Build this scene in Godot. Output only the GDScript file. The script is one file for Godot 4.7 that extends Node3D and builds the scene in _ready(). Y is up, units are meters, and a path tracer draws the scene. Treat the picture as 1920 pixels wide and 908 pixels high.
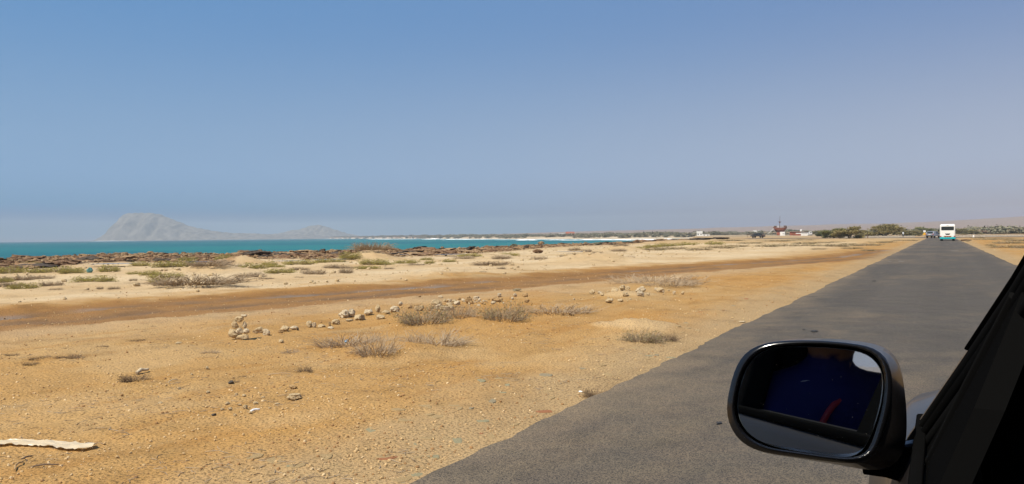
extends Node3D
# A coast road on a dry Atlantic island, seen from beside the driver's window of a dark car.
# x runs across the road, -z along it, y is up; the camera stands over the road's middle.

const SEA := -2.5
var NEAR := [Vector2(-180.00, 99999.0), Vector2(15.40, 760.0), Vector2(15.89, 254.2), Vector2(17.82, 228.0), Vector2(19.70, 167.8), Vector2(21.23, 149.5), Vector2(23.14, 144.3), Vector2(25.07, 135.4), Vector2(28.94, 108.9), Vector2(32.43, 97.0), Vector2(36.26, 93.7), Vector2(38.91, 93.4), Vector2(42.25, 88.8), Vector2(44.78, 90.7), Vector2(47.42, 94.9), Vector2(48.29, 80.1), Vector2(52.62, 89.8), Vector2(55.16, 91.1), Vector2(57.28, 88.8), Vector2(59.90, 79.8), Vector2(61.57, 78.0), Vector2(75.00, 70.4), Vector2(90.00, 68.0), Vector2(110.00, 72.4), Vector2(130.00, 88.8), Vector2(150.00, 136.0), Vector2(165.00, 262.7)]   # azimuth (degrees from the road, seaward positive) and distance of the near waterline
var FAR := [Vector2(-180.00, 99999.0), Vector2(15.40, 755.0), Vector2(15.89, 753.6), Vector2(17.45, 772.4), Vector2(19.32, 741.6), Vector2(23.14, 869.5), Vector2(27.00, 988.6), Vector2(29.71, 1219.3), Vector2(32.80, 1641.4), Vector2(36.25, 2415.9), Vector2(40.80, 3600.0), Vector2(44.00, 7200.0), Vector2(50.00, 9000.0), Vector2(62.00, 12000.0), Vector2(180.00, 12000.0)]     # the same for the far side of the bay
var near_r := PackedFloat32Array()
var far_r := PackedFloat32Array()
var nz := FastNoiseLite.new()
var nr := FastNoiseLite.new()
var rng := RandomNumberGenerator.new()
var used := {}
var M := {}
var mounds := []
var TRACK := [Vector2(-20, 45), Vector2(-18.2, 15), Vector2(-16.16, -8.73), Vector2(-15.44, -11.77), Vector2(-14.45, -15.89), Vector2(-13.06, -20.23), Vector2(-12.09, -25.81), Vector2(-10.43, -33.15), Vector2(-7.66, -42.48), Vector2(-4.74, -52.68), Vector2(-3.2, -75)]


class MB:
	var v := PackedVector3Array()
	var c := PackedColorArray()
	var u := PackedVector2Array()
	var u2 := PackedVector2Array()
	var ix := PackedInt32Array()
	var col := Color.WHITE

	func p(a: Vector3) -> int:
		v.append(a)
		c.append(col)
		return v.size() - 1

	func tri(a: int, b: int, d: int) -> void:
		ix.append(a); ix.append(b); ix.append(d)

	func quad(a: int, b: int, d: int, e: int) -> void:
		tri(a, b, d); tri(a, d, e)

	func face(pts: Array) -> void:
		var k := []
		for q in pts:
			k.append(p(q))
		for i in range(1, k.size() - 1):
			tri(k[0], k[i], k[i + 1])

	func box(at: Vector3, size: Vector3, b := Basis(), bev := 0.0) -> void:
		var h := size / 2.0
		if bev <= 0.0:
			var k := []
			for s in [Vector3(-1, -1, -1), Vector3(1, -1, -1), Vector3(1, 1, -1), Vector3(-1, 1, -1), Vector3(-1, -1, 1), Vector3(1, -1, 1), Vector3(1, 1, 1), Vector3(-1, 1, 1)]:
				k.append(p(at + b * (s * h)))
			for f in [[0, 1, 2, 3], [5, 4, 7, 6], [4, 0, 3, 7], [1, 5, 6, 2], [3, 2, 6, 7], [4, 5, 1, 0]]:
				quad(k[f[0]], k[f[1]], k[f[2]], k[f[3]])
			return
		var rings := []
		for y in [[-h.y, bev], [-h.y + bev, 0.0], [h.y - bev, 0.0], [h.y, bev]]:
			var e: float = y[1]
			var x := h.x - e
			var z := h.z - e
			var ring := []
			for q in [Vector2(-x + bev, -z), Vector2(x - bev, -z), Vector2(x, -z + bev), Vector2(x, z - bev), Vector2(x - bev, z), Vector2(-x + bev, z), Vector2(-x, z - bev), Vector2(-x, -z + bev)]:
				ring.append(at + b * Vector3(q.x, y[0], q.y))
			rings.append(ring)
		loft(rings)

	func loft(rings: Array, caps := true, closed := true) -> void:
		var k := []
		for r in rings:
			var row := []
			for q in r:
				row.append(p(q))
			k.append(row)
		var n: int = rings[0].size()
		for i in rings.size() - 1:
			for j in (n if closed else n - 1):
				var j2 := (j + 1) % n
				quad(k[i][j], k[i][j2], k[i + 1][j2], k[i + 1][j])
		if caps:
			face(rings[0])
			var last: Array = rings[rings.size() - 1].duplicate()
			last.reverse()
			face(last)

	func tube(pts: Array, radii: Array, n := 6, caps := true) -> void:
		var rings := []
		for i in pts.size():
			var d: Vector3 = (pts[mini(i + 1, pts.size() - 1)] - pts[maxi(i - 1, 0)]).normalized()
			var s := d.cross(Vector3.UP if absf(d.y) < 0.9 else Vector3.RIGHT).normalized()
			var t := s.cross(d)
			var ring := []
			for j in n:
				var a := TAU * j / n
				ring.append(pts[i] + (s * cos(a) + t * sin(a)) * radii[i])
			rings.append(ring)
		loft(rings, caps)

	func lathe(profile: Array, at: Vector3, axis: Vector3, n := 20) -> void:  # profile: Vector2(radius, along)
		var s := axis.cross(Vector3.UP if absf(axis.y) < 0.9 else Vector3.RIGHT).normalized()
		var t := axis.cross(s)
		var rings := []
		for q in profile:
			var ring := []
			for j in n:
				var a := TAU * j / n
				ring.append(at + axis * q.y + (s * cos(a) + t * sin(a)) * q.x)
			rings.append(ring)
		loft(rings, true)

	func mesh(smooth := false) -> ArrayMesh:
		var arr := []
		arr.resize(Mesh.ARRAY_MAX)
		arr[Mesh.ARRAY_VERTEX] = v
		arr[Mesh.ARRAY_COLOR] = c
		if u.size() == v.size():
			arr[Mesh.ARRAY_TEX_UV] = u
		if u2.size() == v.size():
			arr[Mesh.ARRAY_TEX_UV2] = u2
		if smooth:
			var n := PackedVector3Array()
			n.resize(v.size())
			for i in range(0, ix.size(), 3):
				var a := ix[i]; var b := ix[i + 1]; var d := ix[i + 2]
				var w := (v[d] - v[a]).cross(v[b] - v[a])
				n[a] += w; n[b] += w; n[d] += w
			for i in n.size():
				n[i] = n[i].normalized() if n[i].length_squared() > 1e-20 else Vector3.UP
			arr[Mesh.ARRAY_NORMAL] = n
		arr[Mesh.ARRAY_INDEX] = ix
		var m := ArrayMesh.new()
		m.add_surface_from_arrays(Mesh.PRIMITIVE_TRIANGLES, arr)
		return m


func numbered(called: String) -> String:
	used[called] = used.get(called, -1) + 1
	return called if used[called] == 0 else "%s_%03d" % [called, used[called]]


func tag(o, label: String, category: String, group := ""):
	o.set_meta("label", label)
	o.set_meta("category", category)
	if group:
		o.set_meta("group", group)
	return o


func thing(called: String, label: String, category: String, at := Vector3.ZERO, turn := 0.0, group := "") -> Node3D:
	var o := Node3D.new()
	o.name = numbered(called)
	add_child(o)
	o.position = at
	o.rotation.y = turn
	tag(o, label, category, group)
	return o


func inst(called: String, mesh: Mesh, mat: Material, parent = null) -> MeshInstance3D:
	var o := MeshInstance3D.new()
	o.mesh = mesh
	o.material_override = mat
	if parent == null:
		o.name = numbered(called)
		add_child(o)
	else:
		o.name = called
		parent.add_child(o, true)
	return o


func part(called: String, mb: MB, mat: Material, parent = null, smooth := false) -> MeshInstance3D:
	return inst(called, mb.mesh(smooth), mat, parent)


func structure(o):
	o.set_meta("kind", "structure")
	return o


func stuff(o):
	o.set_meta("kind", "stuff")
	return o


func lin(r: float, g: float, b: float) -> Color:  # a linear base colour as albedo_color wants it
	return Color(r, g, b).linear_to_srgb()


func mat(called: String, color: Color, rough := 0.9, spec := 0.4) -> StandardMaterial3D:
	var m := StandardMaterial3D.new()
	m.resource_name = called
	m.albedo_color = color
	m.roughness = rough
	m.metallic_specular = spec
	M[called] = m
	return m


func noise_tex(size: int, freq: float, ramp: Array, octaves := 4, kind := FastNoiseLite.TYPE_SIMPLEX_SMOOTH, sd := 1, ret := -1) -> NoiseTexture2D:
	var n := FastNoiseLite.new()
	n.seed = sd
	n.noise_type = kind
	n.frequency = freq
	n.fractal_octaves = octaves
	n.fractal_gain = 0.6
	if ret >= 0:
		n.cellular_return_type = ret
	var t := NoiseTexture2D.new()
	t.width = size
	t.height = size
	t.seamless = true
	t.noise = n
	if ramp:
		var g := Gradient.new()
		var off := PackedFloat32Array()
		var cols := PackedColorArray()
		for r in ramp:
			off.append(r[0])
			cols.append(r[1])
		g.offsets = off
		g.colors = cols
		t.color_ramp = g
	return t


func grey(v: float) -> Color:
	return Color(v, v, v)


func tri_mat(called: String, color: Color, tex: Texture2D, per_m: float, rough := 0.9, bump: Texture2D = null, bump_cm := 0.0) -> StandardMaterial3D:
	var m := mat(called, color, rough)
	m.albedo_texture = tex
	m.uv1_triplanar = true
	m.uv1_scale = Vector3.ONE * per_m
	if bump:
		m.heightmap_enabled = true
		m.heightmap_texture = bump
		m.heightmap_scale = bump_cm
	return m


# ------------------------------------------------------------------ the lie of the land
func table(t: Array, out: PackedFloat32Array) -> PackedFloat32Array:
	out.resize(1441)
	for i in 1441:
		var a := -180.0 + i * 0.25
		var k := 0
		while k < t.size() - 2 and t[k + 1].x < a:
			k += 1
		var f: float = clampf((a - t[k].x) / (t[k + 1].x - t[k].x), 0, 1)
		if t[k].x < -100.0 and f < 1.0:
			out[i] = 99999.0
		else:
			out[i] = lerpf(t[k].y, t[k + 1].y, f)
	return out


func waterline(x: float, z: float) -> Vector3:  # (distance, near waterline there, far waterline there)
	var r := sqrt(x * x + z * z)
	var a := (rad_to_deg(atan2(-x, -z)) + 180.0) * 4.0
	var i := clampi(int(a), 0, 1439)
	var f := a - i
	return Vector3(r, lerpf(near_r[i], near_r[i + 1], f), lerpf(far_r[i], far_r[i + 1], f))


func off_track(x: float, z: float) -> float:  # signed metres from the middle of the dirt track
	var best := 1e9
	var q := Vector2(x, z)
	for i in TRACK.size() - 1:
		var a: Vector2 = TRACK[i]
		var b: Vector2 = TRACK[i + 1]
		var ab := b - a
		var t := clampf((q - a).dot(ab) / ab.length_squared(), 0, 1)
		var d := q - (a + ab * t)
		if d.length_squared() < best * best:
			best = d.length() * (-1.0 if ab.cross(d) > 0 else 1.0)
	return best


var RIDGE := [[-180, 30], [-40, 42], [-12, 62], [-4, 52], [-1, 44], [2.5, 36], [6, 33], [10, 30], [16, 24], [22, 17], [25.5, 14], [30, 7], [36, 2], [44, 0], [180, 0]]


func ridge(a: float) -> float:
	for i in RIDGE.size() - 1:
		if a <= RIDGE[i + 1][0]:
			return lerpf(RIDGE[i][1], RIDGE[i + 1][1], (a - RIDGE[i][0]) / float(RIDGE[i + 1][0] - RIDGE[i][0]))
	return 0.0


func hgt(x: float, z: float) -> float:
	var w := waterline(x, z)
	var r := w.x
	var h := 0.0
	if r < 260.0:
		h = 0.05 * nz.get_noise_2d(x * 0.35, z * 0.35) + 0.018 * nz.get_noise_2d(x * 2.1 + 40, z * 1.5)
		if r < 40.0:
			h += 0.011 * nz.get_noise_2d(x * 9.0, z * 9.0) + 0.02 * maxf(0.0, nz.get_noise_2d(x * 2.4 + 9, z * 0.5) - 0.15)
		for m in mounds:
			var dx: float = (x - m[0]) / m[2]
			var dz: float = (z - m[1]) / m[2]
			var q := dx * dx + dz * dz
			if q < 6.0:
				h += m[3] * exp(-q) * (1.0 + 0.35 * nz.get_noise_2d(x * 3.0, z * 3.0))
		if x > -24.0 and x < 4.0 and r < 110.0:
			var d := off_track(x, z)
			var ad := absf(d)
			if ad < 3.2:
				h -= 0.05 * smoothstep(3.2, 2.2, ad) + 0.05 * exp(-pow((ad - 0.85) / 0.3, 2)) - 0.03 * exp(-pow((ad - 2.6) / 0.35, 2))
		if z > -270.0:
			h = lerpf(-0.05, h + 0.01, smoothstep(2.9, 3.9, absf(x)))
		h = lerpf(-0.05, h, smoothstep(12.5, 15.0, absf(z + 240.0)))
		var d1 := r - w.y
		if d1 > -34.0:
			h += smoothstep(-33.0, -10.0, d1) * (-0.1 + 0.4 * absf(nr.get_noise_2d(x * 0.6, z * 0.6)) - 0.12 * absf(nr.get_noise_2d(x * 0.13, z * 0.13)))
	else:
		var a := rad_to_deg(atan2(-x, -z))
		h = 0.5 * nz.get_noise_2d(x * 0.02, z * 0.02) * smoothstep(260, 420, r) + maxf(0, r - 650.0) * 0.0012
		h += ridge(a) * smoothstep(1900, 3900, r) * (1.0 + 0.22 * nz.get_noise_2d(x * 0.0016, z * 0.0016) + 0.05 * nz.get_noise_2d(x * 0.008, z * 0.008))
	if w.z > w.y:
		if r > w.y and r < w.z + 90.0:
			var s := smoothstep(0.0, 7.0, r - w.y)
			var back := smoothstep(-50.0, 0.0, r - w.z) * 3.5 + smoothstep(0.0, 90.0, r - w.z) * 2.5
			h = lerpf(h, SEA - 3.5 + back, s)
	return h


func ground_color(x: float, z: float) -> Color:
	var w := waterline(x, z)
	var r := w.x
	var n1 := nz.get_noise_2d(x * 0.12, z * 0.12)
	var n2 := nz.get_noise_2d(x * 0.6 + 70, z * 0.45)
	var c := Color(0.475, 0.283, 0.106)
	c = c.lerp(Color(0.475, 0.25, 0.072), clampf(0.25 + n1 * 0.9 + n2 * 0.5, 0, 0.8))
	c = c.lerp(Color(0.525, 0.36, 0.175), clampf(n2 * 1.1 - n1 * 0.7 - 0.12, 0, 0.55))
	if r < 60.0 and x < -3.0:   # swept stripes and hoof-pocked crust that run with the road
		var st := nz.get_noise_2d(x * 2.0 + 5, z * 0.35)
		c = c.lerp(Color(0.42, 0.215, 0.062), clampf((st - 0.22) * 1.8, 0, 0.55))
	if r < 130.0 and x < 4.0:
		var d := off_track(x, z)
		if x < -4.0 and d > 0.0:
			var pale := smoothstep(2.4, 5.0, d + n2 * 1.5) * smoothstep(-6.0, -12.0, x)
			c = c.lerp(Color(0.68, 0.52, 0.315), pale * clampf(0.8 + n1 * 0.6, 0.3, 1))
		elif d < 0.0:
			var gr := smoothstep(6.0, 2.6, -d + n2 * 1.5) * smoothstep(-4.0, -8.0, x)
			c = c.lerp(Color(0.52, 0.38, 0.225), gr * 0.6)
		var ad := absf(d + 0.25 * nz.get_noise_2d(x * 0.5, z * 0.5))
		var edge := smoothstep(3.1, 2.0, ad + 0.5 * n2)
		c = c.lerp(Color(0.30, 0.15, 0.05), edge * 0.85)
		var wet := exp(-pow((ad - 0.9) / 0.42, 2)) * clampf(0.75 + n1 * 1.2 + n2 * 0.8, 0, 1)
		c = c.lerp(Color(0.17, 0.115, 0.075), wet * 0.8)
		var damp_sheen := exp(-pow((d - 0.95) / 0.24, 2)) * smoothstep(0.0, 0.3, nz.get_noise_2d(x * 0.16 + 11, z * 0.16))
		c = c.lerp(Color(0.29, 0.24, 0.2), damp_sheen * 0.8)  # damp rut mud, its grey sky reflection painted into the colour
	elif x < -4.0:
		c = c.lerp(Color(0.64, 0.47, 0.26), clampf(0.55 + n1, 0, 1) * smoothstep(-6, -25, x + z * 0.06))
	for i in [0, 7]:   # spilled heaps of pale gravel
		var m: Array = mounds[i]
		var q: float = (pow(x - m[0], 2) + pow(z - m[1], 2)) / (m[2] * m[2])
		if q < 5.0:
			c = c.lerp(Color(0.60, 0.425, 0.225), 0.75 * smoothstep(1.7, 0.9, q + 0.8 * n2))
	if absf(x) < 4.6 and z > -235.0:   # gritty verge
		c = c.lerp(Color(0.44, 0.315, 0.17), smoothstep(4.6, 3.2, absf(x) + 0.5 * n2) * 0.75)
	if r < 420.0:
		var d1 := r - w.y
		if d1 > -40.0:
			var k := smoothstep(-36.0, -26.0, d1 + 7.0 * n2)
			var rk := nr.get_noise_2d(x * 0.5, z * 0.5)
			c = c.lerp(Color(0.40, 0.235, 0.115).lerp(Color(0.12, 0.08, 0.055), clampf(rk * 1.6 + 0.35 + smoothstep(-6, 0, d1) * 0.4, 0, 1)), k)
		if absf(z + 240.0) > 12.0 and z < -150.0:
			c = c.lerp(Color(0.36, 0.27, 0.17), 0.4 * smoothstep(-150, -230, z))
		if absf(z + 262.0) < 9.0:
			c = c.lerp(Color(0.27, 0.17, 0.11), 0.7)
	else:
		var sc := nz.get_noise_2d(x * 0.006, z * 0.012)
		c = Color(0.50, 0.37, 0.23).lerp(Color(0.27, 0.22, 0.13), clampf(sc * 1.2 + 0.25, 0, 0.8))
		c = c.lerp(Color(0.34, 0.22, 0.15), smoothstep(1500, 2600, r))
	if w.z > w.y and r > w.z - 30.0 and r < w.z + 70.0:
		c = Color(0.66, 0.53, 0.36)
	return c


func floor_at(x: float, z: float) -> Vector3:
	return Vector3(x, hgt(x, z), z)


# ------------------------------------------------------------------ the scene
func _ready() -> void:
	var cam := Camera3D.new()
	cam.name = "camera"
	cam.fov = 34.151
	cam.near = 0.05
	cam.far = 30000.0
	cam.position = Vector3(0, 1.5, 0)
	cam.rotation_degrees = Vector3(-0.425, 28.55, -0.6)
	add_child(cam)
	cam.current = true
	var env := Environment.new()
	env.background_mode = Environment.BG_SKY
	env.sky = Sky.new()
	env.sky.sky_material = sky_material()
	env.tonemap_mode = Environment.TONE_MAPPER_LINEAR
	env.tonemap_exposure = 1.25
	env.fog_enabled = true
	env.fog_density = 0.00018
	env.fog_light_color = Color(0.89, 0.955, 1.0)
	env.sdfgi_enabled = true
	env.ssao_enabled = true
	env.ssil_enabled = true
	var we := WorldEnvironment.new()
	we.name = "environment"
	we.environment = env
	add_child(we)
	var sun := DirectionalLight3D.new()
	sun.name = "sun"
	sun.light_energy = 1.5
	sun.light_angular_distance = 0.5
	sun.light_color = Color(1.0, 0.965, 0.9)
	sun.shadow_enabled = true
	add_child(sun)
	var az := deg_to_rad(28.55 + 136.0)   # seaward of the lens and a little behind it
	var el := deg_to_rad(56.0)
	sun.look_at_from_position(Vector3(-sin(az) * cos(el), sin(el), -cos(az) * cos(el)) * 50.0, Vector3.ZERO)

	rng.seed = 7
	nz.seed = 3
	nz.noise_type = FastNoiseLite.TYPE_SIMPLEX_SMOOTH
	nz.frequency = 1.0
	nz.fractal_octaves = 3
	nr.seed = 5
	nr.noise_type = FastNoiseLite.TYPE_SIMPLEX
	nr.frequency = 1.0
	nr.fractal_octaves = 4
	table(NEAR, near_r)
	table(FAR, far_r)
	materials()
	# x, z, radius, height of the sand drifts and rubble heaps
	mounds = [[-4.26, -11.98, 0.638, 0.136], [-20.93, -17.35, 1.111, 0.291], [-29.56, -25.25, 1.352, 0.369], [-38.74, -35.45, 1.210, 0.437], [-34.41, -42.62, 1.641, 0.620], [-20.78, -35.82, 1.121, 0.280], [-17.41, -41.47, 2.271, 0.515], [-6.69, -18.25, 0.586, 0.117], [-6.99, -21.47, 1.052, 0.120], [-26.65, -47.42, 0.920, 0.294], [-17.14, -25.06, 1.840, 0.184], [-23.67, -89.16, 3.639, 0.303], [-7.50, -11.79, 1.038, 0.094], [-6.42, -8.26, 0.700, 0.084], [-27.12, -71.94, 2.061, 0.412], [4.72, -121.73, 4.250, 0.354], [-9.98, -111.06, 3.462, 0.277]]
	make_ground()
	make_road()
	make_sea()
	make_mountain()
	make_shore_rocks()
	make_wood()
	make_shrubs()
	make_stones()
	make_litter()
	make_trees()
	make_village()
	make_traffic()
	make_own_car()
	make_gravel()


const HAZE := Color(0.39, 0.465, 0.55)


func sky_material() -> PanoramaSkyMaterial:
	var w := 1024
	var h := 512
	var im := Image.create(w, h, false, Image.FORMAT_RGBF)
	for j in h:
		var e := (0.5 - (j + 0.5) / h) * 180.0
		for i in w:
			var a := (i + 0.5) / w * 360.0     # to the right of -z
			var s := 0.5 + 0.5 * cos(deg_to_rad(-a - 100.0))   # cleaner air out to sea, dust over the land
			s = smoothstep(0.2, 1.0, s)
			var up := maxf(e, 0.0)
			# what the eye meets in the end: blue overhead, paling to the horizon
			var low := Color(0.415, 0.40, 0.435).lerp(Color(0.235, 0.355, 0.48), s)
			var mid := Color(0.41, 0.455, 0.56).lerp(Color(0.27, 0.41, 0.595), s)
			var high := Color(0.195, 0.292, 0.505).lerp(Color(0.152, 0.312, 0.565), s)
			var c := low.lerp(mid, smoothstep(0.0, 5.0, up)).lerp(high, smoothstep(4.0, 17.0, up))
			c = c.lerp(Color(0.10, 0.22, 0.46), smoothstep(17.0, 80.0, up))
			# less what the ground haze in front of it already sends
			var t := maxf(0.3, exp(-0.00018 * 175.0 / sin(deg_to_rad(maxf(up, 0.5)))))
			c = (c - HAZE * (1.0 - t)) / t
			c = Color(clampf(c.r, 0.09, 0.52), clampf(c.g, 0.2, 0.8), clampf(c.b, 0.28, 0.8)) / 1.25
			im.set_pixel(i, j, c)
	var m := PanoramaSkyMaterial.new()
	m.panorama = ImageTexture.create_from_image(im)
	return m


func materials() -> void:
	var grain := noise_tex(1024, 0.07, [[0.0, grey(0.45)], [0.28, grey(0.72)], [0.45, grey(0.94)], [0.66, grey(0.99)], [0.8, Color(1, 0.97, 0.9)], [1.0, grey(0.7)]], 5)
	var patches := noise_tex(512, 0.02, [[0.0, grey(0.86)], [0.45, grey(0.98)], [1.0, grey(1.0)]], 5, FastNoiseLite.TYPE_SIMPLEX_SMOOTH, 9)
	var bump := noise_tex(1024, 0.085, [], 5, FastNoiseLite.TYPE_SIMPLEX_SMOOTH, 21)
	M.bump = bump
	var g := mat("sand", Color.WHITE, 0.97, 0.25)
	g.vertex_color_use_as_albedo = true
	g.albedo_texture = grain
	g.detail_enabled = true
	g.detail_albedo = patches
	g.detail_blend_mode = BaseMaterial3D.BLEND_MODE_MUL
	g.detail_uv_layer = BaseMaterial3D.DETAIL_UV_2
	g.heightmap_enabled = true
	g.heightmap_texture = bump
	g.heightmap_scale = 0.9
	var chips := noise_tex(1024, 0.11, [[0.0, grey(0.4)], [0.25, grey(0.58)], [0.5, Color(0.86, 0.82, 0.76)], [0.75, Color(1.0, 0.96, 0.88)], [1.0, grey(0.6)]], 2, FastNoiseLite.TYPE_CELLULAR, 4, FastNoiseLite.RETURN_CELL_VALUE)
	var a := mat("asphalt", Color.WHITE, 0.82, 0.4)
	a.vertex_color_use_as_albedo = true
	a.albedo_texture = chips
	a.detail_enabled = true
	a.detail_albedo = patches
	a.detail_blend_mode = BaseMaterial3D.BLEND_MODE_MUL
	a.detail_uv_layer = BaseMaterial3D.DETAIL_UV_2
	a.heightmap_enabled = true
	a.heightmap_texture = noise_tex(1024, 0.11, [], 2, FastNoiseLite.TYPE_CELLULAR, 4, FastNoiseLite.RETURN_CELL_VALUE)
	a.heightmap_scale = 0.25
	var s := mat("sea_water", Color.WHITE, 0.38, 0.22)
	s.vertex_color_use_as_albedo = true
	s.normal_enabled = true
	var wave := noise_tex(512, 0.03, [], 4, FastNoiseLite.TYPE_SIMPLEX_SMOOTH, 31)
	wave.as_normal_map = true
	wave.bump_strength = 6.0
	s.normal_texture = wave
	s.normal_scale = 1.0
	var pit := noise_tex(512, 0.03, [[0.0, grey(0.42)], [0.35, grey(0.8)], [0.6, grey(1.0)], [1.0, grey(0.85)]], 5, FastNoiseLite.TYPE_SIMPLEX, 12)
	M.pit = pit
	tri_mat("limestone", lin(0.57, 0.43, 0.245), pit, 0.9, 0.95, bump, 0.25)
	tri_mat("pale_limestone", lin(0.63, 0.51, 0.34), pit, 0.9, 0.95, bump, 0.25)
	tri_mat("ochre_stone", lin(0.46, 0.30, 0.14), pit, 0.9, 0.95, bump, 0.25)
	tri_mat("dark_stone", lin(0.10, 0.085, 0.07), pit, 0.9, 0.9, bump, 0.25)
	tri_mat("reef_brown", lin(0.27, 0.155, 0.08), pit, 0.8, 0.95, bump, 3.0)
	tri_mat("reef_dark", lin(0.115, 0.085, 0.06), pit, 0.8, 0.9, bump, 3.0)
	tri_mat("reef_tan", lin(0.44, 0.29, 0.155), pit, 0.8, 0.95, bump, 3.0)
	tri_mat("reef_green", lin(0.17, 0.16, 0.10), pit, 0.8, 0.95, bump, 3.0)
	var kerb: StandardMaterial3D
	kerb = tri_mat("kerb_stone", lin(0.335, 0.275, 0.175), pit, 3.0, 0.9, bump, 0.12)
	kerb.metallic_specular = 0.15
	kerb = tri_mat("kerb_stone_green", lin(0.34, 0.30, 0.18), pit, 3.0, 0.9, bump, 0.12)
	kerb.metallic_specular = 0.15
	kerb = tri_mat("kerb_stone_tan", lin(0.44, 0.31, 0.155), pit, 3.0, 0.9, bump, 0.12)
	kerb.metallic_specular = 0.15
	kerb = tri_mat("kerb_stone_red", lin(0.38, 0.17, 0.085), pit, 3.0, 0.9, bump, 0.12)
	kerb.metallic_specular = 0.15
	mat("foam", lin(0.8, 0.82, 0.82), 0.9)
	mat("pool_water", lin(0.10, 0.125, 0.15), 0.22, 0.5)
	var cols := {"dry_twig": [0.33, 0.25, 0.165], "grey_twig": [0.41, 0.315, 0.21], "dark_twig": [0.16, 0.11, 0.075], "olive_leaf": [0.30, 0.255, 0.06], "green_leaf": [0.105, 0.115, 0.04], "dusty_leaf": [0.215, 0.18, 0.085], "brown_leaf": [0.20, 0.135, 0.07], "tree_leaf": [0.17, 0.165, 0.05], "tree_leaf_dry": [0.23, 0.185, 0.075], "far_scrub": [0.22, 0.205, 0.135], "far_scrub_dry": [0.27, 0.235, 0.155], "tree_leaf_dark": [0.075, 0.085, 0.03], "pink_scrub": [0.35, 0.235, 0.165], "bark": [0.12, 0.085, 0.055]}  # far_scrub tones are lightened to paint in distance haze
	for k in cols:
		var m := mat(k, lin(cols[k][0], cols[k][1], cols[k][2]), 0.85, 0.3)
		if k.contains("leaf"):
			m.backlight_enabled = true
			m.backlight = Color(0.3, 0.3, 0.2)
	mat("white_paint", lin(0.78, 0.76, 0.72), 0.5)
	mat("cream_paint", lin(0.84, 0.83, 0.77), 0.28, 0.5)
	mat("turquoise_paint", lin(0.01, 0.40, 0.44), 0.35)
	mat("black_plastic", lin(0.012, 0.012, 0.012), 0.5)
	mat("rubber", lin(0.018, 0.018, 0.018), 0.85)
	mat("dark_glass", lin(0.02, 0.025, 0.025), 0.06, 0.5)
	mat("red_lamp", lin(0.42, 0.02, 0.02), 0.2)
	mat("amber_lamp", lin(0.62, 0.40, 0.06), 0.25)
	mat("clear_lamp", lin(0.7, 0.7, 0.66), 0.15)
	mat("steel", lin(0.42, 0.42, 0.42), 0.4).metallic = 0.8
	mat("silver_paint", lin(0.36, 0.37, 0.39), 0.3, 0.5).metallic = 0.5
	tri_mat("rust_red", lin(0.27, 0.085, 0.04), pit, 0.25)
	tri_mat("brick_red", lin(0.40, 0.12, 0.065), pit, 0.25)
	tri_mat("thatch", lin(0.27, 0.20, 0.12), pit, 0.6)
	tri_mat("wood_brown", lin(0.16, 0.095, 0.055), pit, 0.5)
	tri_mat("plaster", lin(0.66, 0.63, 0.57), pit, 0.2)
	tri_mat("concrete", lin(0.60, 0.53, 0.42), pit, 0.2)


func make_ground() -> void:
	var az := []
	var a := -180.0
	while a < 180.0:
		az.append(deg_to_rad(a))
		a += 0.24 if a > -7.0 and a < 65.0 else (1.0 if a > -20 and a < 80 else 4.0)
	var rs := [0.0]
	var r := 0.4
	while r < 6000.0:
		rs.append(r)
		r *= 1.011 if r > 3.6 and r < 600 else (1.02 if r >= 600 else 1.15)
	var mb := MB.new()
	var n := az.size()
	for k in rs.size():
		for i in n:
			var x: float = -sin(az[i]) * rs[k]
			var z: float = -cos(az[i]) * rs[k]
			mb.v.append(Vector3(x, hgt(x, z), z))
			mb.c.append(ground_color(x, z))
			mb.u.append(Vector2(x, z) / 2.6)
			mb.u2.append(Vector2(x * 0.81 + z * 0.58, z * 0.81 - x * 0.58) / 13.0)
	for k in rs.size() - 1:
		for i in n:
			var j := (i + 1) % n
			mb.quad(k * n + i, (k + 1) * n + i, (k + 1) * n + j, k * n + j)
	structure(part("ground", mb, M.sand, null, true))


func road_edge(z: float, side: float) -> float:
	var e := 2.82 + 0.1 * nz.get_noise_2d(z * 0.25, side * 20.0) + 0.05 * nz.get_noise_2d(z * 1.6, side * 20.0 + 5) + 0.015 * nz.get_noise_2d(z * 7.0, side * 20.0 + 5)
	return e + smoothstep(-210.0, -228.0, z) * 6.0 * smoothstep(-210.0, -228.0, z)


func asphalt_color(x: float, z: float) -> Color:
	var k := 0.122 + 0.012 * nz.get_noise_2d(x * 0.9, z * 0.15) + 0.008 * nz.get_noise_2d(x * 0.3 + 8, z * 0.3)
	var worn := exp(-pow((absf(x - 0.2) - 1.05) / 0.4, 2)) * 0.012
	k += worn
	var dust := 0.18 * nz.get_noise_2d(x * 0.5, z * 0.22) + 0.2 * nz.get_noise_2d(x * 2.5 + 3, z * 1.2) + 0.25 * smoothstep(2.0, 2.8, absf(x)) + 0.22 * smoothstep(-0.35, 0.35, nz.get_noise_2d(x * 0.16 + 2, z * 0.07 + 9) + (0.35 if z > -11.0 + 6.0 * nz.get_noise_2d(x * 0.4, 4.0) else -0.1))  # sand dust, plus a view-angle brightening painted into the near stretch
	return Color(k, k * 0.93, k * 0.85).lerp(Color(0.36, 0.285, 0.195), clampf(dust * 1.3, 0.05, 0.8))


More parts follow.
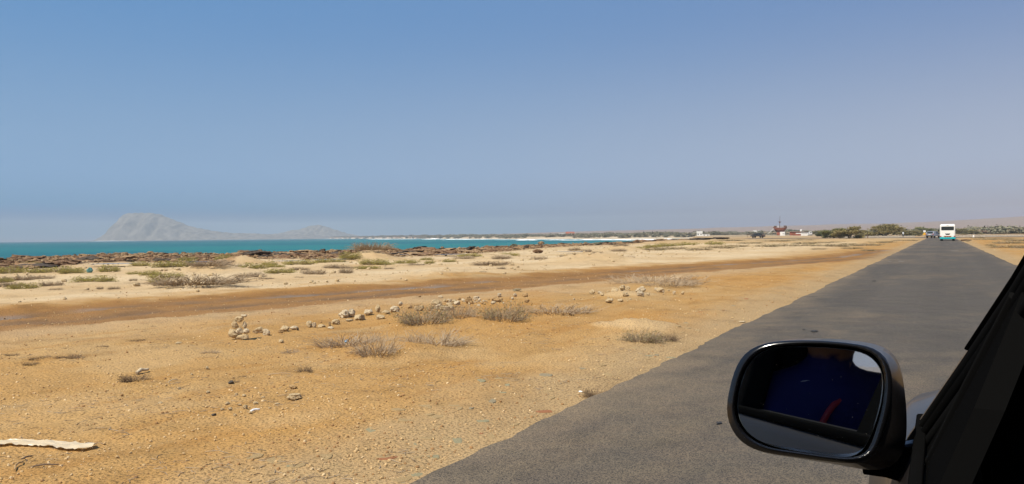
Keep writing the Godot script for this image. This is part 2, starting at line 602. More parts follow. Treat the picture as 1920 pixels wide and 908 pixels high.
func make_road() -> void:
	var mb := MB.new()
	var zs := []
	var z := 60.0
	while z > -229.0:
		zs.append(z)
		z -= 0.12 if z < 0.0 and z > -30.0 else (0.5 if z > -90 and z < 4 else 1.5)
	var cols := 26
	for zz in zs:
		var l := -road_edge(zz, -1.0)
		var rr := road_edge(zz, 1.0)
		for i in cols + 1:
			var t := float(i) / cols
			var x := lerpf(l, rr, t)
			var y := 0.022 + 0.03 * (1.0 - pow(2.0 * t - 1.0, 2)) + 0.006 * nz.get_noise_2d(x * 0.7, zz * 0.4)
			mb.v.append(Vector3(x, y, zz))
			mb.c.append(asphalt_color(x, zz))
			mb.u.append(Vector2(x, zz) / 0.85)
			mb.u2.append(Vector2(x * 0.7 + zz * 0.7, zz * 0.7 - x * 0.7) / 7.0)
		for s in [l - 0.02, rr + 0.02]:   # the broken edge of the carpet
			mb.v.append(Vector3(s, -0.06, zz))
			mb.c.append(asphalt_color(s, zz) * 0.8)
			mb.u.append(Vector2(s, zz) / 0.85)
			mb.u2.append(Vector2(s, zz) / 7.0)
	var w := cols + 3
	for k in zs.size() - 1:
		for i in cols:
			mb.quad(k * w + i, (k + 1) * w + i, (k + 1) * w + i + 1, k * w + i + 1)
		mb.quad(k * w + cols + 1, (k + 1) * w + cols + 1, (k + 1) * w, k * w)
		mb.quad(k * w + cols, (k + 1) * w + cols, (k + 1) * w + cols + 2, k * w + cols + 2)
	var road = structure(part("road", mb, M.asphalt, null, true))
	var tar := mat("tar", lin(0.045, 0.042, 0.04), 0.8, 0.3)
	var worn := mat("worn_patch", lin(0.27, 0.24, 0.2), 0.9, 0.3)
	for q in [[-1.65, -12.35, 0.110, 0.024, 0], [-1.82, -12.52, 0.048, 0.016, 0], [-1.50, -6.05, 0.041, 0.016, 0], [0.90, -67.51, 0.637, 0.080, 1], [1.93, -98.94, 0.582, 0.087, 1], [0.58, -103.34, 0.612, 0.073, 1], [-1.73, -43.64, 0.318, 0.053, 1], [-2.25, -43.53, 0.213, 0.053, 1], [-1.75, -25.87, 0.128, 0.032, 0]]:
		var pm := MB.new()
		var pts := []
		for i in 14:
			var t := TAU * i / 14
			var k := 1.0 + 0.5 * nz.get_noise_2d(cos(t) * 1.3 + q[0] * 3.0, sin(t) * 1.3 + q[1])
			pts.append(Vector3(cos(t) * q[2] * 0.5 * k, 0, sin(t) * q[2] * 0.9 * k))
		pm.face(pts)
		var pt := part("patch", pm, tar if q[4] == 0 else worn, road)
		pt.position = Vector3(q[0], 0.022 + 0.03 * (1.0 - pow(q[0] / 2.82, 2)) + 0.012, q[1])
	# the main road it meets, and the pale low wall along its far side
	var cr := MB.new()
	for i in 36:
		var x := -50.0 + i * 10.0
		for q in 4:
			var zz := -229.3 - q * 7.0
			cr.v.append(Vector3(x, 0.02 + (0.04 if q == 1 or q == 2 else 0.0), zz))
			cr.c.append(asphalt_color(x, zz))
			cr.u.append(Vector2(x, zz) / 0.85)
			cr.u2.append(Vector2(x, zz) / 7.0)
	for i in 35:
		for q in 3:
			cr.quad(i * 4 + q, i * 4 + q + 1, i * 4 + q + 5, i * 4 + q + 4)
	structure(part("main_road", cr, M.asphalt, null, true))
	for seg in [[-26.0, -6.5, "short pale low wall beside the main road between the trees and the parked car"], [-1.5, 62.0, "long pale low wall along the main road beyond the bus"]]:
		var mid: float = (seg[0] + seg[1]) / 2
		var o := thing("low_wall", seg[2], "wall", floor_at(mid, -256.5))
		var c2 := MB.new()
		c2.box(Vector3(0, 0.17, 0), Vector3(seg[1] - seg[0], 0.44, 0.5), Basis(), 0.03)
		part("wall", c2, M.concrete, o)
		var c3 := MB.new()
		c3.box(Vector3(0, 0.42, 0), Vector3(seg[1] - seg[0] + 0.06, 0.06, 0.6))
		part("coping", c3, M.plaster, o)
	# the verge: worn setts of an older road, half buried in grit
	var vg = structure(Node3D.new())
	vg.name = "road_verge"
	add_child(vg)
	var flat := []
	for k in 8:
		flat.append(plate_mesh(k))
	var ms := [M.kerb_stone, M.kerb_stone_green, M.kerb_stone_tan, M.kerb_stone, M.kerb_stone_tan, M.kerb_stone_red]
	var n := 0
	while n < 295:
		var zz := -2.2 - pow(rng.randf(), 2.2) * 34.0
		var x := -2.98 - pow(rng.randf(), 1.3) * 1.15
		if nz.get_noise_2d(x * 0.7, zz * 0.35 + 30) < -0.28:
			continue
		n += 1
		var s := rng.randf_range(0.03, 0.1)
		var mk: int = [0, 1, 2, 4, 2, 2][rng.randi() % 6]
		if rng.randf() < 0.03:
			mk = 5
		var o := inst("stone", flat[rng.randi() % 8], ms[mk], vg)
		o.position = Vector3(x, hgt(x, zz) - 0.003, zz)
		o.rotation = Vector3(rng.randf_range(-0.06, 0.06), rng.randf() * TAU, rng.randf_range(-0.06, 0.06))
		o.scale = Vector3(s, s * 0.35, s * rng.randf_range(0.6, 1.0))


func plate_mesh(sd: int) -> ArrayMesh:
	var g := RandomNumberGenerator.new()
	g.seed = 100 + sd
	var mb := MB.new()
	var rings := []
	var k := 8
	var rad := []
	for i in k:
		rad.append(g.randf_range(0.72, 1.1))
	for q in [[1.05, -0.25], [1.0, 0.03], [0.86, 0.1]]:
		var ring := []
		for i in k:
			var a := TAU * i / k
			ring.append(Vector3(cos(a) * rad[i] * q[0], q[1] + g.randf_range(-0.02, 0.02), sin(a) * rad[i] * q[0]))
		rings.append(ring)
	mb.loft(rings)
	return mb.mesh()


func make_sea() -> void:
	var mb := MB.new()
	var az := []
	var a := 13.0
	while a <= 172.0:
		az.append(a)
		a += 0.4 if a < 66.0 else 3.0
	var rs := []
	var r := 55.0
	while r < 6000.0:
		rs.append(r)
		r *= 1.018 if r < 3000 else 1.06
	var n := az.size()
	for k in rs.size():
		for i in n:
			var rr: float = rs[k]
			if az[i] > 110.0:
				rr += 0.8 * (near_r[int((az[i] + 180) * 4)] - 60.0) * clampf(1.0 - (rr - 55) / 2000.0, 0, 1)
			var x: float = -sin(deg_to_rad(az[i])) * rr
			var z: float = -cos(deg_to_rad(az[i])) * rr
			var sw := 0.04 * sin(rr * 0.22 + 3.0 * nz.get_noise_2d(x * 0.01, z * 0.01)) * clampf(1.2 - rr / 700.0, 0.0, 1.0)
			mb.v.append(Vector3(x, SEA + sw + 0.04 * nz.get_noise_2d(x * 0.08, z * 0.08) * clampf(1.2 - rr / 700.0, 0, 1), z))
			var b := nz.get_noise_2d(x * 0.012, z * 0.012)
			var b2 := nz.get_noise_2d(x * 0.0025 + 4, z * 0.0025)
			var c := Color(0.006, 0.110, 0.122).lerp(Color(0.010, 0.150, 0.145), clampf(0.5 + b2 * 1.6 + b * 1.0, 0, 1))
			c = c.lerp(Color(0.005, 0.075, 0.098), smoothstep(250.0, 2500.0, rr) * smoothstep(30, 55, az[i]) * 0.8)
			mb.c.append(c)
			mb.u.append(Vector2(x, z) / 6.0)
	for k in rs.size() - 1:
		for i in n - 1:
			mb.quad(k * n + i, (k + 1) * n + i, (k + 1) * n + i + 1, k * n + i + 1)
	structure(part("sea", mb, M.sea_water, null, true))
	# breakers along the far beach and off the mountain's foot
	for w in [[Vector3(-2137.824, -2.858, -2479.889), 200.0, 1.5], [Vector3(-1131.629, -2.5, -1444.646), 60.0, 2.2], [Vector3(-988.426, -2.5, -1347.858), 110.0, 1.6], [Vector3(-757.918, -2.5, -1112.488), 42.0, 3.4], [Vector3(-612.782, -2.5, -962.033), 50.0, 2.6], [Vector3(-540.219, -2.5, -910.59), 70.0, 1.4], [Vector3(-338.474, -2.5, -651.217), 22.0, 2.6], [Vector3(-412.553, -2.5, -776.987), 60.0, 1.2], [Vector3(-306.133, -2.5, -648.882), 26.0, 1.0], [Vector3(-272.529, -2.5, -614.79), 30.0, 1.4], [Vector3(-255.861, -2.5, -612.346), 34.0, 1.9], [Vector3(-256.525, -2.5, -647.746), 60.0, 1.2], [Vector3(-207.771, -2.5, -586.255), 60.0, 1.5], [Vector3(-186.838, -2.5, -562.181), 50.0, 1.7], [Vector3(-184.877, -2.5, -586.889), 16.0, 2.6], [Vector3(-164.267, -2.5, -553.928), 26.0, 1.6], [Vector3(-246.67, -2.5, -661.093), 80.0, 1.0], [Vector3(-384.945, -2.5, -781.502), 70.0, 0.9], [Vector3(-3958.86, -1.881, -2741.407), 260.0, 5.0], [Vector3(-4027.876, -3.967, -2703.839), 90.0, 5.0]]:
		var at: Vector3 = w[0]
		at.y = SEA
		var fm := MB.new()
		var along := Vector3(at.z, 0, -at.x).normalized()
		var out := Vector3(at.x, 0, at.z).normalized()
		var rings := []
		var k := 14
		for i in k + 1:
			var t := float(i) / k
			var e := sin(PI * t) * (0.65 + 0.5 * nz.get_noise_2d(t * 5.0 + at.x, at.z))
			var c: Vector3 = along * (t - 0.5) * w[1] + out * nz.get_noise_2d(t * 2.0, at.x) * 8.0
			rings.append([c - out * 3.0 * e + Vector3(0, 0.02, 0), c - out * 1.2 * e + Vector3(0, w[2] * 0.55 * e, 0), c + Vector3(0, w[2] * 0.62 * e, 0), c + out * 2.0 * e + Vector3(0, w[2] * 0.4 * e, 0), c + out * 4.0 * e + Vector3(0, 0.02, 0)])
		fm.loft(rings, false, false)
		var o = structure(part("breaking_wave", fm, M.foam, null, true))
		o.position = at
	# pools left by the tide behind the rock ledge
	for q in [[-41.64, -28.71, 2.504, 0.214], [-34.10, -35.00, 1.974, 0.159], [-33.58, -37.93, 2.339, 0.167], [-38.68, -32.27, 1.584, 0.111], [-32.95, -50.72, 2.530, 0.122], [-26.82, -59.39, 2.462, 0.132], [-36.62, -49.57, 1.074, 0.103]]:
		var pm := MB.new()
		var pts := []
		for i in 28:
			var t := TAU * i / 28
			var k := 1.0 + 0.3 * nz.get_noise_2d(cos(t) * 1.5 + q[0], sin(t) * 1.5)
			pts.append(Vector3(cos(t) * q[2] * 0.5 * k, 0, sin(t) * q[2] * 0.5 * k * 0.55))
		pm.face(pts)
		var o = structure(part("tide_pool", pm, M.pool_water))
		o.position = Vector3(q[0], 0.17, q[1])
		o.rotation.y = atan2(q[0], q[1])


func make_mountain() -> void:
	# the flat-topped headland across the bay and the lower hill behind it; profile: x along the shore, height
	tri_mat("headland_rock", lin(0.25, 0.215, 0.175), noise_tex(512, 0.02, [[0.0, grey(0.42)], [0.42, grey(0.78)], [0.6, grey(0.92)], [1.0, grey(1.0)]], 5, FastNoiseLite.TYPE_SIMPLEX, 44), 0.0022)
	var sets := [
		["headland", 4600.0, [[-2396, 0.0], [-2356, 18.0], [-2328, 45.8], [-2303, 82.8], [-2284, 138.7], [-2269, 157.2], [-2235, 166.2], [-2172, 168.6], [-2060, 159.7], [-2029, 145.3], [-1914, 97.4], [-1852, 75.0], [-1743, 55.2], [-1650, 41.7], [-1369, 29.5], [-1120, 19.1], [-840, 3.7], [-747, 0.0]], 300.0],
		["hill", 5200.0, [[-1724, 13.3], [-1583, 32.9], [-1495, 49.6], [-1407, 68.0], [-1337, 86.6], [-1295, 95.0], [-1253, 89.2], [-1196, 71.1], [-1108, 42.0], [-985, 12.5], [-862, 0.0]], 260.0],
	]
	for s in sets:
		var dist: float = s[1]
		var mb := MB.new()
		var prof: Array = s[2]
		var x0: float = prof[0][0]
		var x1: float = prof[prof.size() - 1][0]
		var nx := 150
		var nzv := 36
		# axes of the headland: it stretches along the far side of the bay
		var ca := deg_to_rad(28.55)
		var right := Vector3(cos(ca), 0, -sin(ca))
		var fwd := Vector3(-sin(ca), 0, -cos(ca))
		for j in nzv + 1:
			var d := (float(j) / nzv - 0.38)
			for i in nx + 1:
				var lat := lerpf(x0, x1, float(i) / nx)
				var k := 0
				while k < prof.size() - 2 and prof[k + 1][0] < lat:
					k += 1
				var h: float = lerpf(prof[k][1], prof[k + 1][1], (lat - prof[k][0]) / float(prof[k + 1][0] - prof[k][0]))
				var across := absf(d) / (0.38 if d < 0 else 0.62)
				var p: Vector3 = right * lat + fwd * (dist + d * s[3] * 2.0)
				var slope := pow(clampf(1.0 - across, 0, 1), 0.75)
				var gul := nr.get_noise_2d(lat * 0.011, d * 2.0)
				var hh := h * slope * (1.0 + 0.4 * gul * (1.0 - slope) * 2.0) + 8.0 * nz.get_noise_2d(p.x * 0.02, p.z * 0.02) * slope
				mb.v.append(Vector3(p.x, SEA - 2.0 + hh, p.z))
				mb.c.append(Color.WHITE)
		for j in nzv:
			for i in nx:
				mb.quad(j * (nx + 1) + i, j * (nx + 1) + i + 1, (j + 1) * (nx + 1) + i + 1, (j + 1) * (nx + 1) + i)
		structure(part(s[0], mb, M.headland_rock, null, true))


# ------------------------------------------------------------------ stones
func rock_mesh(sd: int, sub := 2, flat := 0.7, cuts := 5, rough := 0.16) -> ArrayMesh:
	var g := RandomNumberGenerator.new()
	g.seed = sd * 31 + 5
	var sp := SphereMesh.new()
	sp.radial_segments = 6 * sub + 2
	sp.rings = 3 * sub + 1
	var n := sp.radial_segments
	var planes := []
	for i in cuts:
		var d := Vector3(g.randf_range(-1, 1), g.randf_range(-0.4, 1), g.randf_range(-1, 1)).normalized()
		planes.append([d, g.randf_range(0.55, 0.82)])
	var stretch := Vector3(g.randf_range(0.85, 1.15), flat, g.randf_range(0.7, 1.0))
	var mb := MB.new()
	var rings := []
	var m := sp.rings + 1
	for j in range(1, m):
		var ring := []
		var t := PI * j / m
		for i in n:
			var a := TAU * i / n
			var d := Vector3(sin(t) * cos(a), cos(t), sin(t) * sin(a))
			var r := 1.0
			for q in planes:
				var c: float = d.dot(q[0])
				if c > 0.05:
					r = minf(r, q[1] / c)
			r *= 1.0 + rough * nr.get_noise_3d(d.x * 1.3 + sd * 3.1, d.y * 1.3, d.z * 1.3) + rough * 0.6 * nr.get_noise_3d(d.x * 4.0 + sd, d.y * 4.0, d.z * 4.0)
			ring.append(d * r * stretch)
		rings.append(ring)
	rings.reverse()
	mb.loft(rings)
	# rest it on its base
	var lo := 9.0
	var hi := -9.0
	var wide := 0.0
	for q in mb.v:
		lo = minf(lo, q.y)
		hi = maxf(hi, q.y)
		wide = maxf(wide, maxf(absf(q.x), absf(q.z)))
	for i in mb.v.size():
		var q: Vector3 = mb.v[i]
		mb.v[i] = Vector3(q.x / wide / 2.0, (q.y - lo) / (hi - lo), q.z / wide / 2.0)   # one wide, one high
	return mb.mesh(false)


func make_shore_rocks() -> void:
	var shelf = structure(Node3D.new())
	shelf.name = "rock_ledge"
	add_child(shelf)
	var ms := []
	for k in 10:
		ms.append(rock_mesh(200 + k, 3, 0.5, 9, 0.6))
	var cs := [M.reef_brown, M.reef_dark, M.reef_brown, M.reef_tan, M.reef_dark, M.reef_green]
	var n := 0
	while n < 300:
		var a := rng.randf_range(15.5, 63.0)
		var i := int((a + 180.0) * 4.0)
		var back := pow(rng.randf(), 1.3) * 30.0
		var r := near_r[i] - back + 0.6
		if r > 320.0:
			continue
		var x := -sin(deg_to_rad(a)) * r
		var z := -cos(deg_to_rad(a)) * r
		var s := rng.randf_range(0.8, 3.0) * (1.0 if r < 130 else 1.5)
		var hh := s * rng.randf_range(0.08, 0.17)
		n += 1
		var o := inst("rock", ms[rng.randi() % 10], cs[rng.randi() % (6 if back < 4.0 else 4)], shelf)
		o.position = Vector3(x, hgt(x, z) - hh * 0.35, z)
		o.rotation = Vector3(rng.randf_range(-0.12, 0.12), rng.randf() * TAU, rng.randf_range(-0.12, 0.12))
		o.scale = Vector3(s, hh, s * rng.randf_range(0.6, 1.0))
	# the crumbled rest of the ledge, too small and too many to pick apart
	for k in 3:
		var list := []
		while list.size() < 1300:
			var a := rng.randf_range(15.5, 63.5)
			var back := pow(rng.randf(), 1.1) * 33.0
			var r := near_r[int((a + 180.0) * 4.0)] - back + 0.8
			if r > 320.0:
				continue
			var x := -sin(deg_to_rad(a)) * r
			var z := -cos(deg_to_rad(a)) * r
			if nz.get_noise_2d(x * 0.2 + 3, z * 0.2) < (-0.25 if back < 16.0 else 0.05):
				continue
			var s := rng.randf_range(0.18, 0.7)
			list.append(Transform3D(Basis.from_euler(Vector3(rng.randf_range(-0.3, 0.3), rng.randf() * TAU, rng.randf_range(-0.3, 0.3))).scaled(Vector3(s, s * rng.randf_range(0.18, 0.45), s)), Vector3(x, hgt(x, z) - s * 0.08, z)))
		scatter("reef_rubble", ms[k * 3], [M.reef_brown, M.reef_tan, M.reef_tan][k], list, ["crumbled brown rock all along the shore ledge", "crumbled orange-tan rock all along the shore ledge", "crumbled paler tan rock all along the shore ledge"][k], "rubble")
	var big := [
		[-53.87, -38.20, 1.766, 0.321, 0.13, "reef_tan", "tan slab tilted on the smaller rock at the edge of the tide pool"],
		[-51.61, -36.17, 1.146, 0.229, 0.0, "reef_brown", "brown rock propping up the tilted tan slab by the tide pool"],
		[-48.95, -34.99, 0.733, 0.183, -0.1, "reef_dark", "small dark rock under the overhang of the tilted tan slab"],
		[-63.59, -39.33, 0.747, 0.264, 0.05, "reef_tan", "small tan rock standing alone on the far end of the ledge"],
		[-52.87, -50.20, 2.816, 0.516, 0.0, "reef_dark", "long dark flat-topped ledge rock with an undercut edge"],
		[-48.61, -48.98, 2.331, 0.359, 0.0, "reef_dark", "dark flat rock continuing the undercut ledge towards the bay"],
		[-50.44, -55.97, 0.992, 0.496, 0.25, "reef_dark", "dark jagged rock with a pointed top, leaning seaward"],
		[-50.97, -57.95, 1.222, 0.407, -0.2, "reef_tan", "tan broken rock beside the dark jagged one"],
		[-53.92, -62.20, 0.762, 0.326, 0.2, "reef_dark", "small dark rock at the end of the jagged pair"],
		[-56.31, -69.77, 1.790, 0.597, -0.14, "reef_dark", "dark slab with a raised peak above the shrub mound"],
		[-53.92, -69.75, 2.474, 0.501, 0.05, "reef_brown", "long brown slab with a blunt dark end, pointing to open water"],
		[-44.39, -72.33, 1.491, 0.401, 0.35, "reef_dark", "thin dark slab tipped up like a fin on the ledge"],
		[-40.25, -67.20, 0.741, 0.318, 0.1, "reef_brown", "brown block just behind the tipped-up slab"],
		[-50.11, -92.83, 1.213, 0.500, 0.2, "reef_green", "greenish dark boulder with a tan cap at the waterline"],
		[-39.75, -74.96, 1.263, 0.402, -0.1, "reef_tan", "tan block with a black hollow beneath it"],
		[-42.24, -81.11, 0.742, 0.371, 0.1, "reef_dark", "dark lump next to the tan block with a hollow"],
		[-53.25, -107.16, 1.295, 0.526, 0.1, "reef_tan", "tan boulder with a dark left end at the waterline"],
		[-45.35, -110.58, 1.367, 0.442, 0.0, "reef_green", "rounded grey-green boulder at the waterline"],
		[-39.35, -104.16, 1.194, 0.597, 0.0, "reef_tan", "pale tan block sitting on a brown shrub mound"],
		[-50.50, -141.87, 1.007, 0.604, 0.0, "reef_brown", "reddish brown boulder beside the surf"],
		[-49.27, -141.36, 0.999, 0.400, 0.0, "reef_tan", "low tan boulder next to the reddish one beside the surf"],
		[-30.69, -61.03, 1.017, 0.370, 0.0, "reef_brown", "brown knobbly rock on the sandy side of the ledge"],
		[-32.58, -52.28, 0.583, 0.208, 0.0, "pale_limestone", "whitish stone by the narrow tide pool"],
		[-55.40, -206.15, 8.426, 0.562, 0.0, "reef_dark", "long low dark reef at the head of the cove"],
		[-56.75, -232.89, 6.271, 0.627, 0.0, "reef_dark", "dark reef hump at the landward end of the cove"],
	]
	for k in big.size():
		var b: Array = big[k]
		var o := inst("shore_rock", rock_mesh(300 + k, 4, 0.45, 9, 0.55), M[b[5]])
		tag(o, b[6], "rock")
		o.position = floor_at(b[0], b[1]) - Vector3(0, 0.08 * b[3], 0)
		if b[3] > 0.9 and b[2] < 2.2:
			o.position.y += 0.1
		o.rotation = Vector3(0, deg_to_rad(28.55) + rng.randf_range(-0.3, 0.3), b[4])
		o.scale = Vector3(b[2] * 1.05, b[3] * 1.15, b[2] * 0.6)


# ------------------------------------------------------------------ plants
func twig(mb: MB, a: Vector3, b: Vector3, r0: float, r1: float) -> void:
	var d := (b - a).normalized()
	var s := d.cross(Vector3.UP if absf(d.y) < 0.9 else Vector3.RIGHT).normalized()
	var t := s.cross(d)
	var k := mb.v.size()
	for i in 3:
		var o := s * cos(TAU * i / 3) + t * sin(TAU * i / 3)
		mb.p(a + o * r0)
		mb.p(b + o * r1)
	for i in 3:
		var j := (i + 1) % 3
		mb.quad(k + i * 2, k + i * 2 + 1, k + j * 2 + 1, k + j * 2)


func leaf(mb: MB, g: RandomNumberGenerator, at: Vector3, s: float) -> void:
	var d := Vector3(g.randf_range(-1, 1), g.randf_range(-0.3, 1), g.randf_range(-1, 1)).normalized()
	var w := d.cross(Vector3(g.randf_range(-1, 1), g.randf_range(-1, 1), g.randf_range(-1, 1))).normalized()
	mb.face([at - w * s * 0.3, at + d * s * 0.5 - w * s * 0.25, at + d * s, at + d * s * 0.5 + w * s * 0.3])


# a low bush one metre wide and `tall` high: [twigs, leaves]
func bush_meshes(sd: int, tall: float, twigs: int, leaves: int, thick: float, leaf_size: float, spread := 0.35) -> Array:
	var g := RandomNumberGenerator.new()
	g.seed = sd * 77 + 3
	var tw := MB.new()
	var lf := MB.new()
	var tips := []
	for i in twigs:
		var a := g.randf() * TAU
		var q := sqrt(g.randf()) * spread
		var p := Vector3(cos(a) * q, -0.02, sin(a) * q)
		var lean := g.randf_range(0.15, 1.0)
		var a2 := a + g.randf_range(-0.7, 0.7)
		var d := Vector3(cos(a2) * lean, g.randf_range(0.5, 1.0) * (1.15 - lean * 0.6), sin(a2) * lean).normalized()
		var l := g.randf_range(0.35, 1.0) * (0.5 - q * 0.35 + tall * 0.35)
		var r := thick * g.randf_range(0.6, 1.3)
		for s in 3:
			var e := p + d * l / 3.0
			e.y = clampf(e.y, 0.0, tall)
			twig(tw, p, e, r, r * 0.7)
			if s > 0:
				var f := (d + Vector3(g.randf_range(-0.8, 0.8), g.randf_range(-0.4, 0.6), g.randf_range(-0.8, 0.8))).normalized()
				var e2 := p + f * l * g.randf_range(0.2, 0.4)
				e2.y = clampf(e2.y, 0.0, tall)
				twig(tw, p, e2, r * 0.6, r * 0.35)
				tips.append(e2)
			r *= 0.7
			p = e
			d = (d + Vector3(g.randf_range(-0.5, 0.5), g.randf_range(-0.4, 0.25), g.randf_range(-0.5, 0.5))).normalized()
		tips.append(p)
	for i in leaves:
		var t: Vector3 = tips[g.randi() % tips.size()]
		leaf(lf, g, t + Vector3(g.randf_range(-1, 1), g.randf_range(-0.8, 0.6), g.randf_range(-1, 1)) * leaf_size * 2.0, leaf_size * g.randf_range(0.6, 1.4))
	return [tw.mesh(), lf.mesh() if leaves else null]


var bushes := {}


func bush(kind: String, x: float, z: float, w: float, h: float, label: String, group := "") -> void:
	var t: Dictionary = {
		"near_dry": {"tw": M.grey_twig, "lf": null, "a": [0.5, 190, 0, 0.0075, 0.0, 0.42]},
		"near_green": {"tw": M.dry_twig, "lf": M.dusty_leaf, "a": [0.5, 200, 1000, 0.007, 0.035, 0.4]},
		"near_grey": {"tw": M.dry_twig, "lf": M.dusty_leaf, "a": [0.5, 260, 900, 0.008, 0.04, 0.4]},
		"near_brown": {"tw": M.dark_twig, "lf": M.brown_leaf, "a": [0.5, 160, 500, 0.008, 0.045, 0.35]},
		"mat_dry": {"tw": M.grey_twig, "lf": M.brown_leaf, "a": [0.3, 220, 200, 0.006, 0.025, 0.48]},
		"salt": {"tw": M.dry_twig, "lf": M.olive_leaf, "a": [0.45, 130, 2400, 0.012, 0.05, 0.45]},
		"dry": {"tw": M.dry_twig, "lf": M.brown_leaf, "a": [0.45, 240, 420, 0.011, 0.035, 0.45]},
		"grey": {"tw": M.dry_twig, "lf": M.dusty_leaf, "a": [0.45, 150, 1000, 0.012, 0.045, 0.45]},
		"green": {"tw": M.dark_twig, "lf": M.green_leaf, "a": [0.45, 100, 1300, 0.012, 0.05, 0.45]},
	}[kind]
	if not bushes.has(kind):
		bushes[kind] = []
		for k in 4:
			var a: Array = t.a
			bushes[kind].append(bush_meshes(k + kind.hash() % 97, a[0], a[1], a[2], a[3], a[4], a[5]))
	var o := thing("shrub", label, "shrub", floor_at(x, z) - Vector3(0, 0.01, 0), rng.randf() * TAU, group)
	var ms: Array = bushes[kind][rng.randi() % 4]
	inst("branches", ms[0], t.tw, o)
	if t.lf:
		inst("foliage", ms[1], t.lf, o)
	o.scale = Vector3(w, h / t.a[0], w)


func clumps(kind: String, x: float, z: float, w: float, h: float, label: String, group := "") -> void:
	# a patch wider than it is high is one straggling plant: stretched across the line of sight
	bush(kind, x, z, w, h, label, group)
	var o: Node3D = get_child(get_child_count() - 1)
	o.rotation.y = atan2(-x, -z) + rng.randf_range(-0.3, 0.3) + (PI if rng.randf() < 0.5 else 0.0)
	o.scale = Vector3(w, o.scale.y, minf(w, maxf(w * 0.55, h * 2.0)))


func nth(i: int) -> String:   # counted along the line of sight's sweep, from the sea end to the road end
	var n := i + 1
	if n % 100 in [11, 12, 13]:
		return "%dth" % n
	return "%d%s" % [n, ["th", "st", "nd", "rd", "th", "th", "th", "th", "th", "th"][n % 10]]


func swept(list: Array) -> Array:
	list.sort_custom(func(a, b): return atan2(-a[0], -a[1]) > atan2(-b[0], -b[1]))
	return list


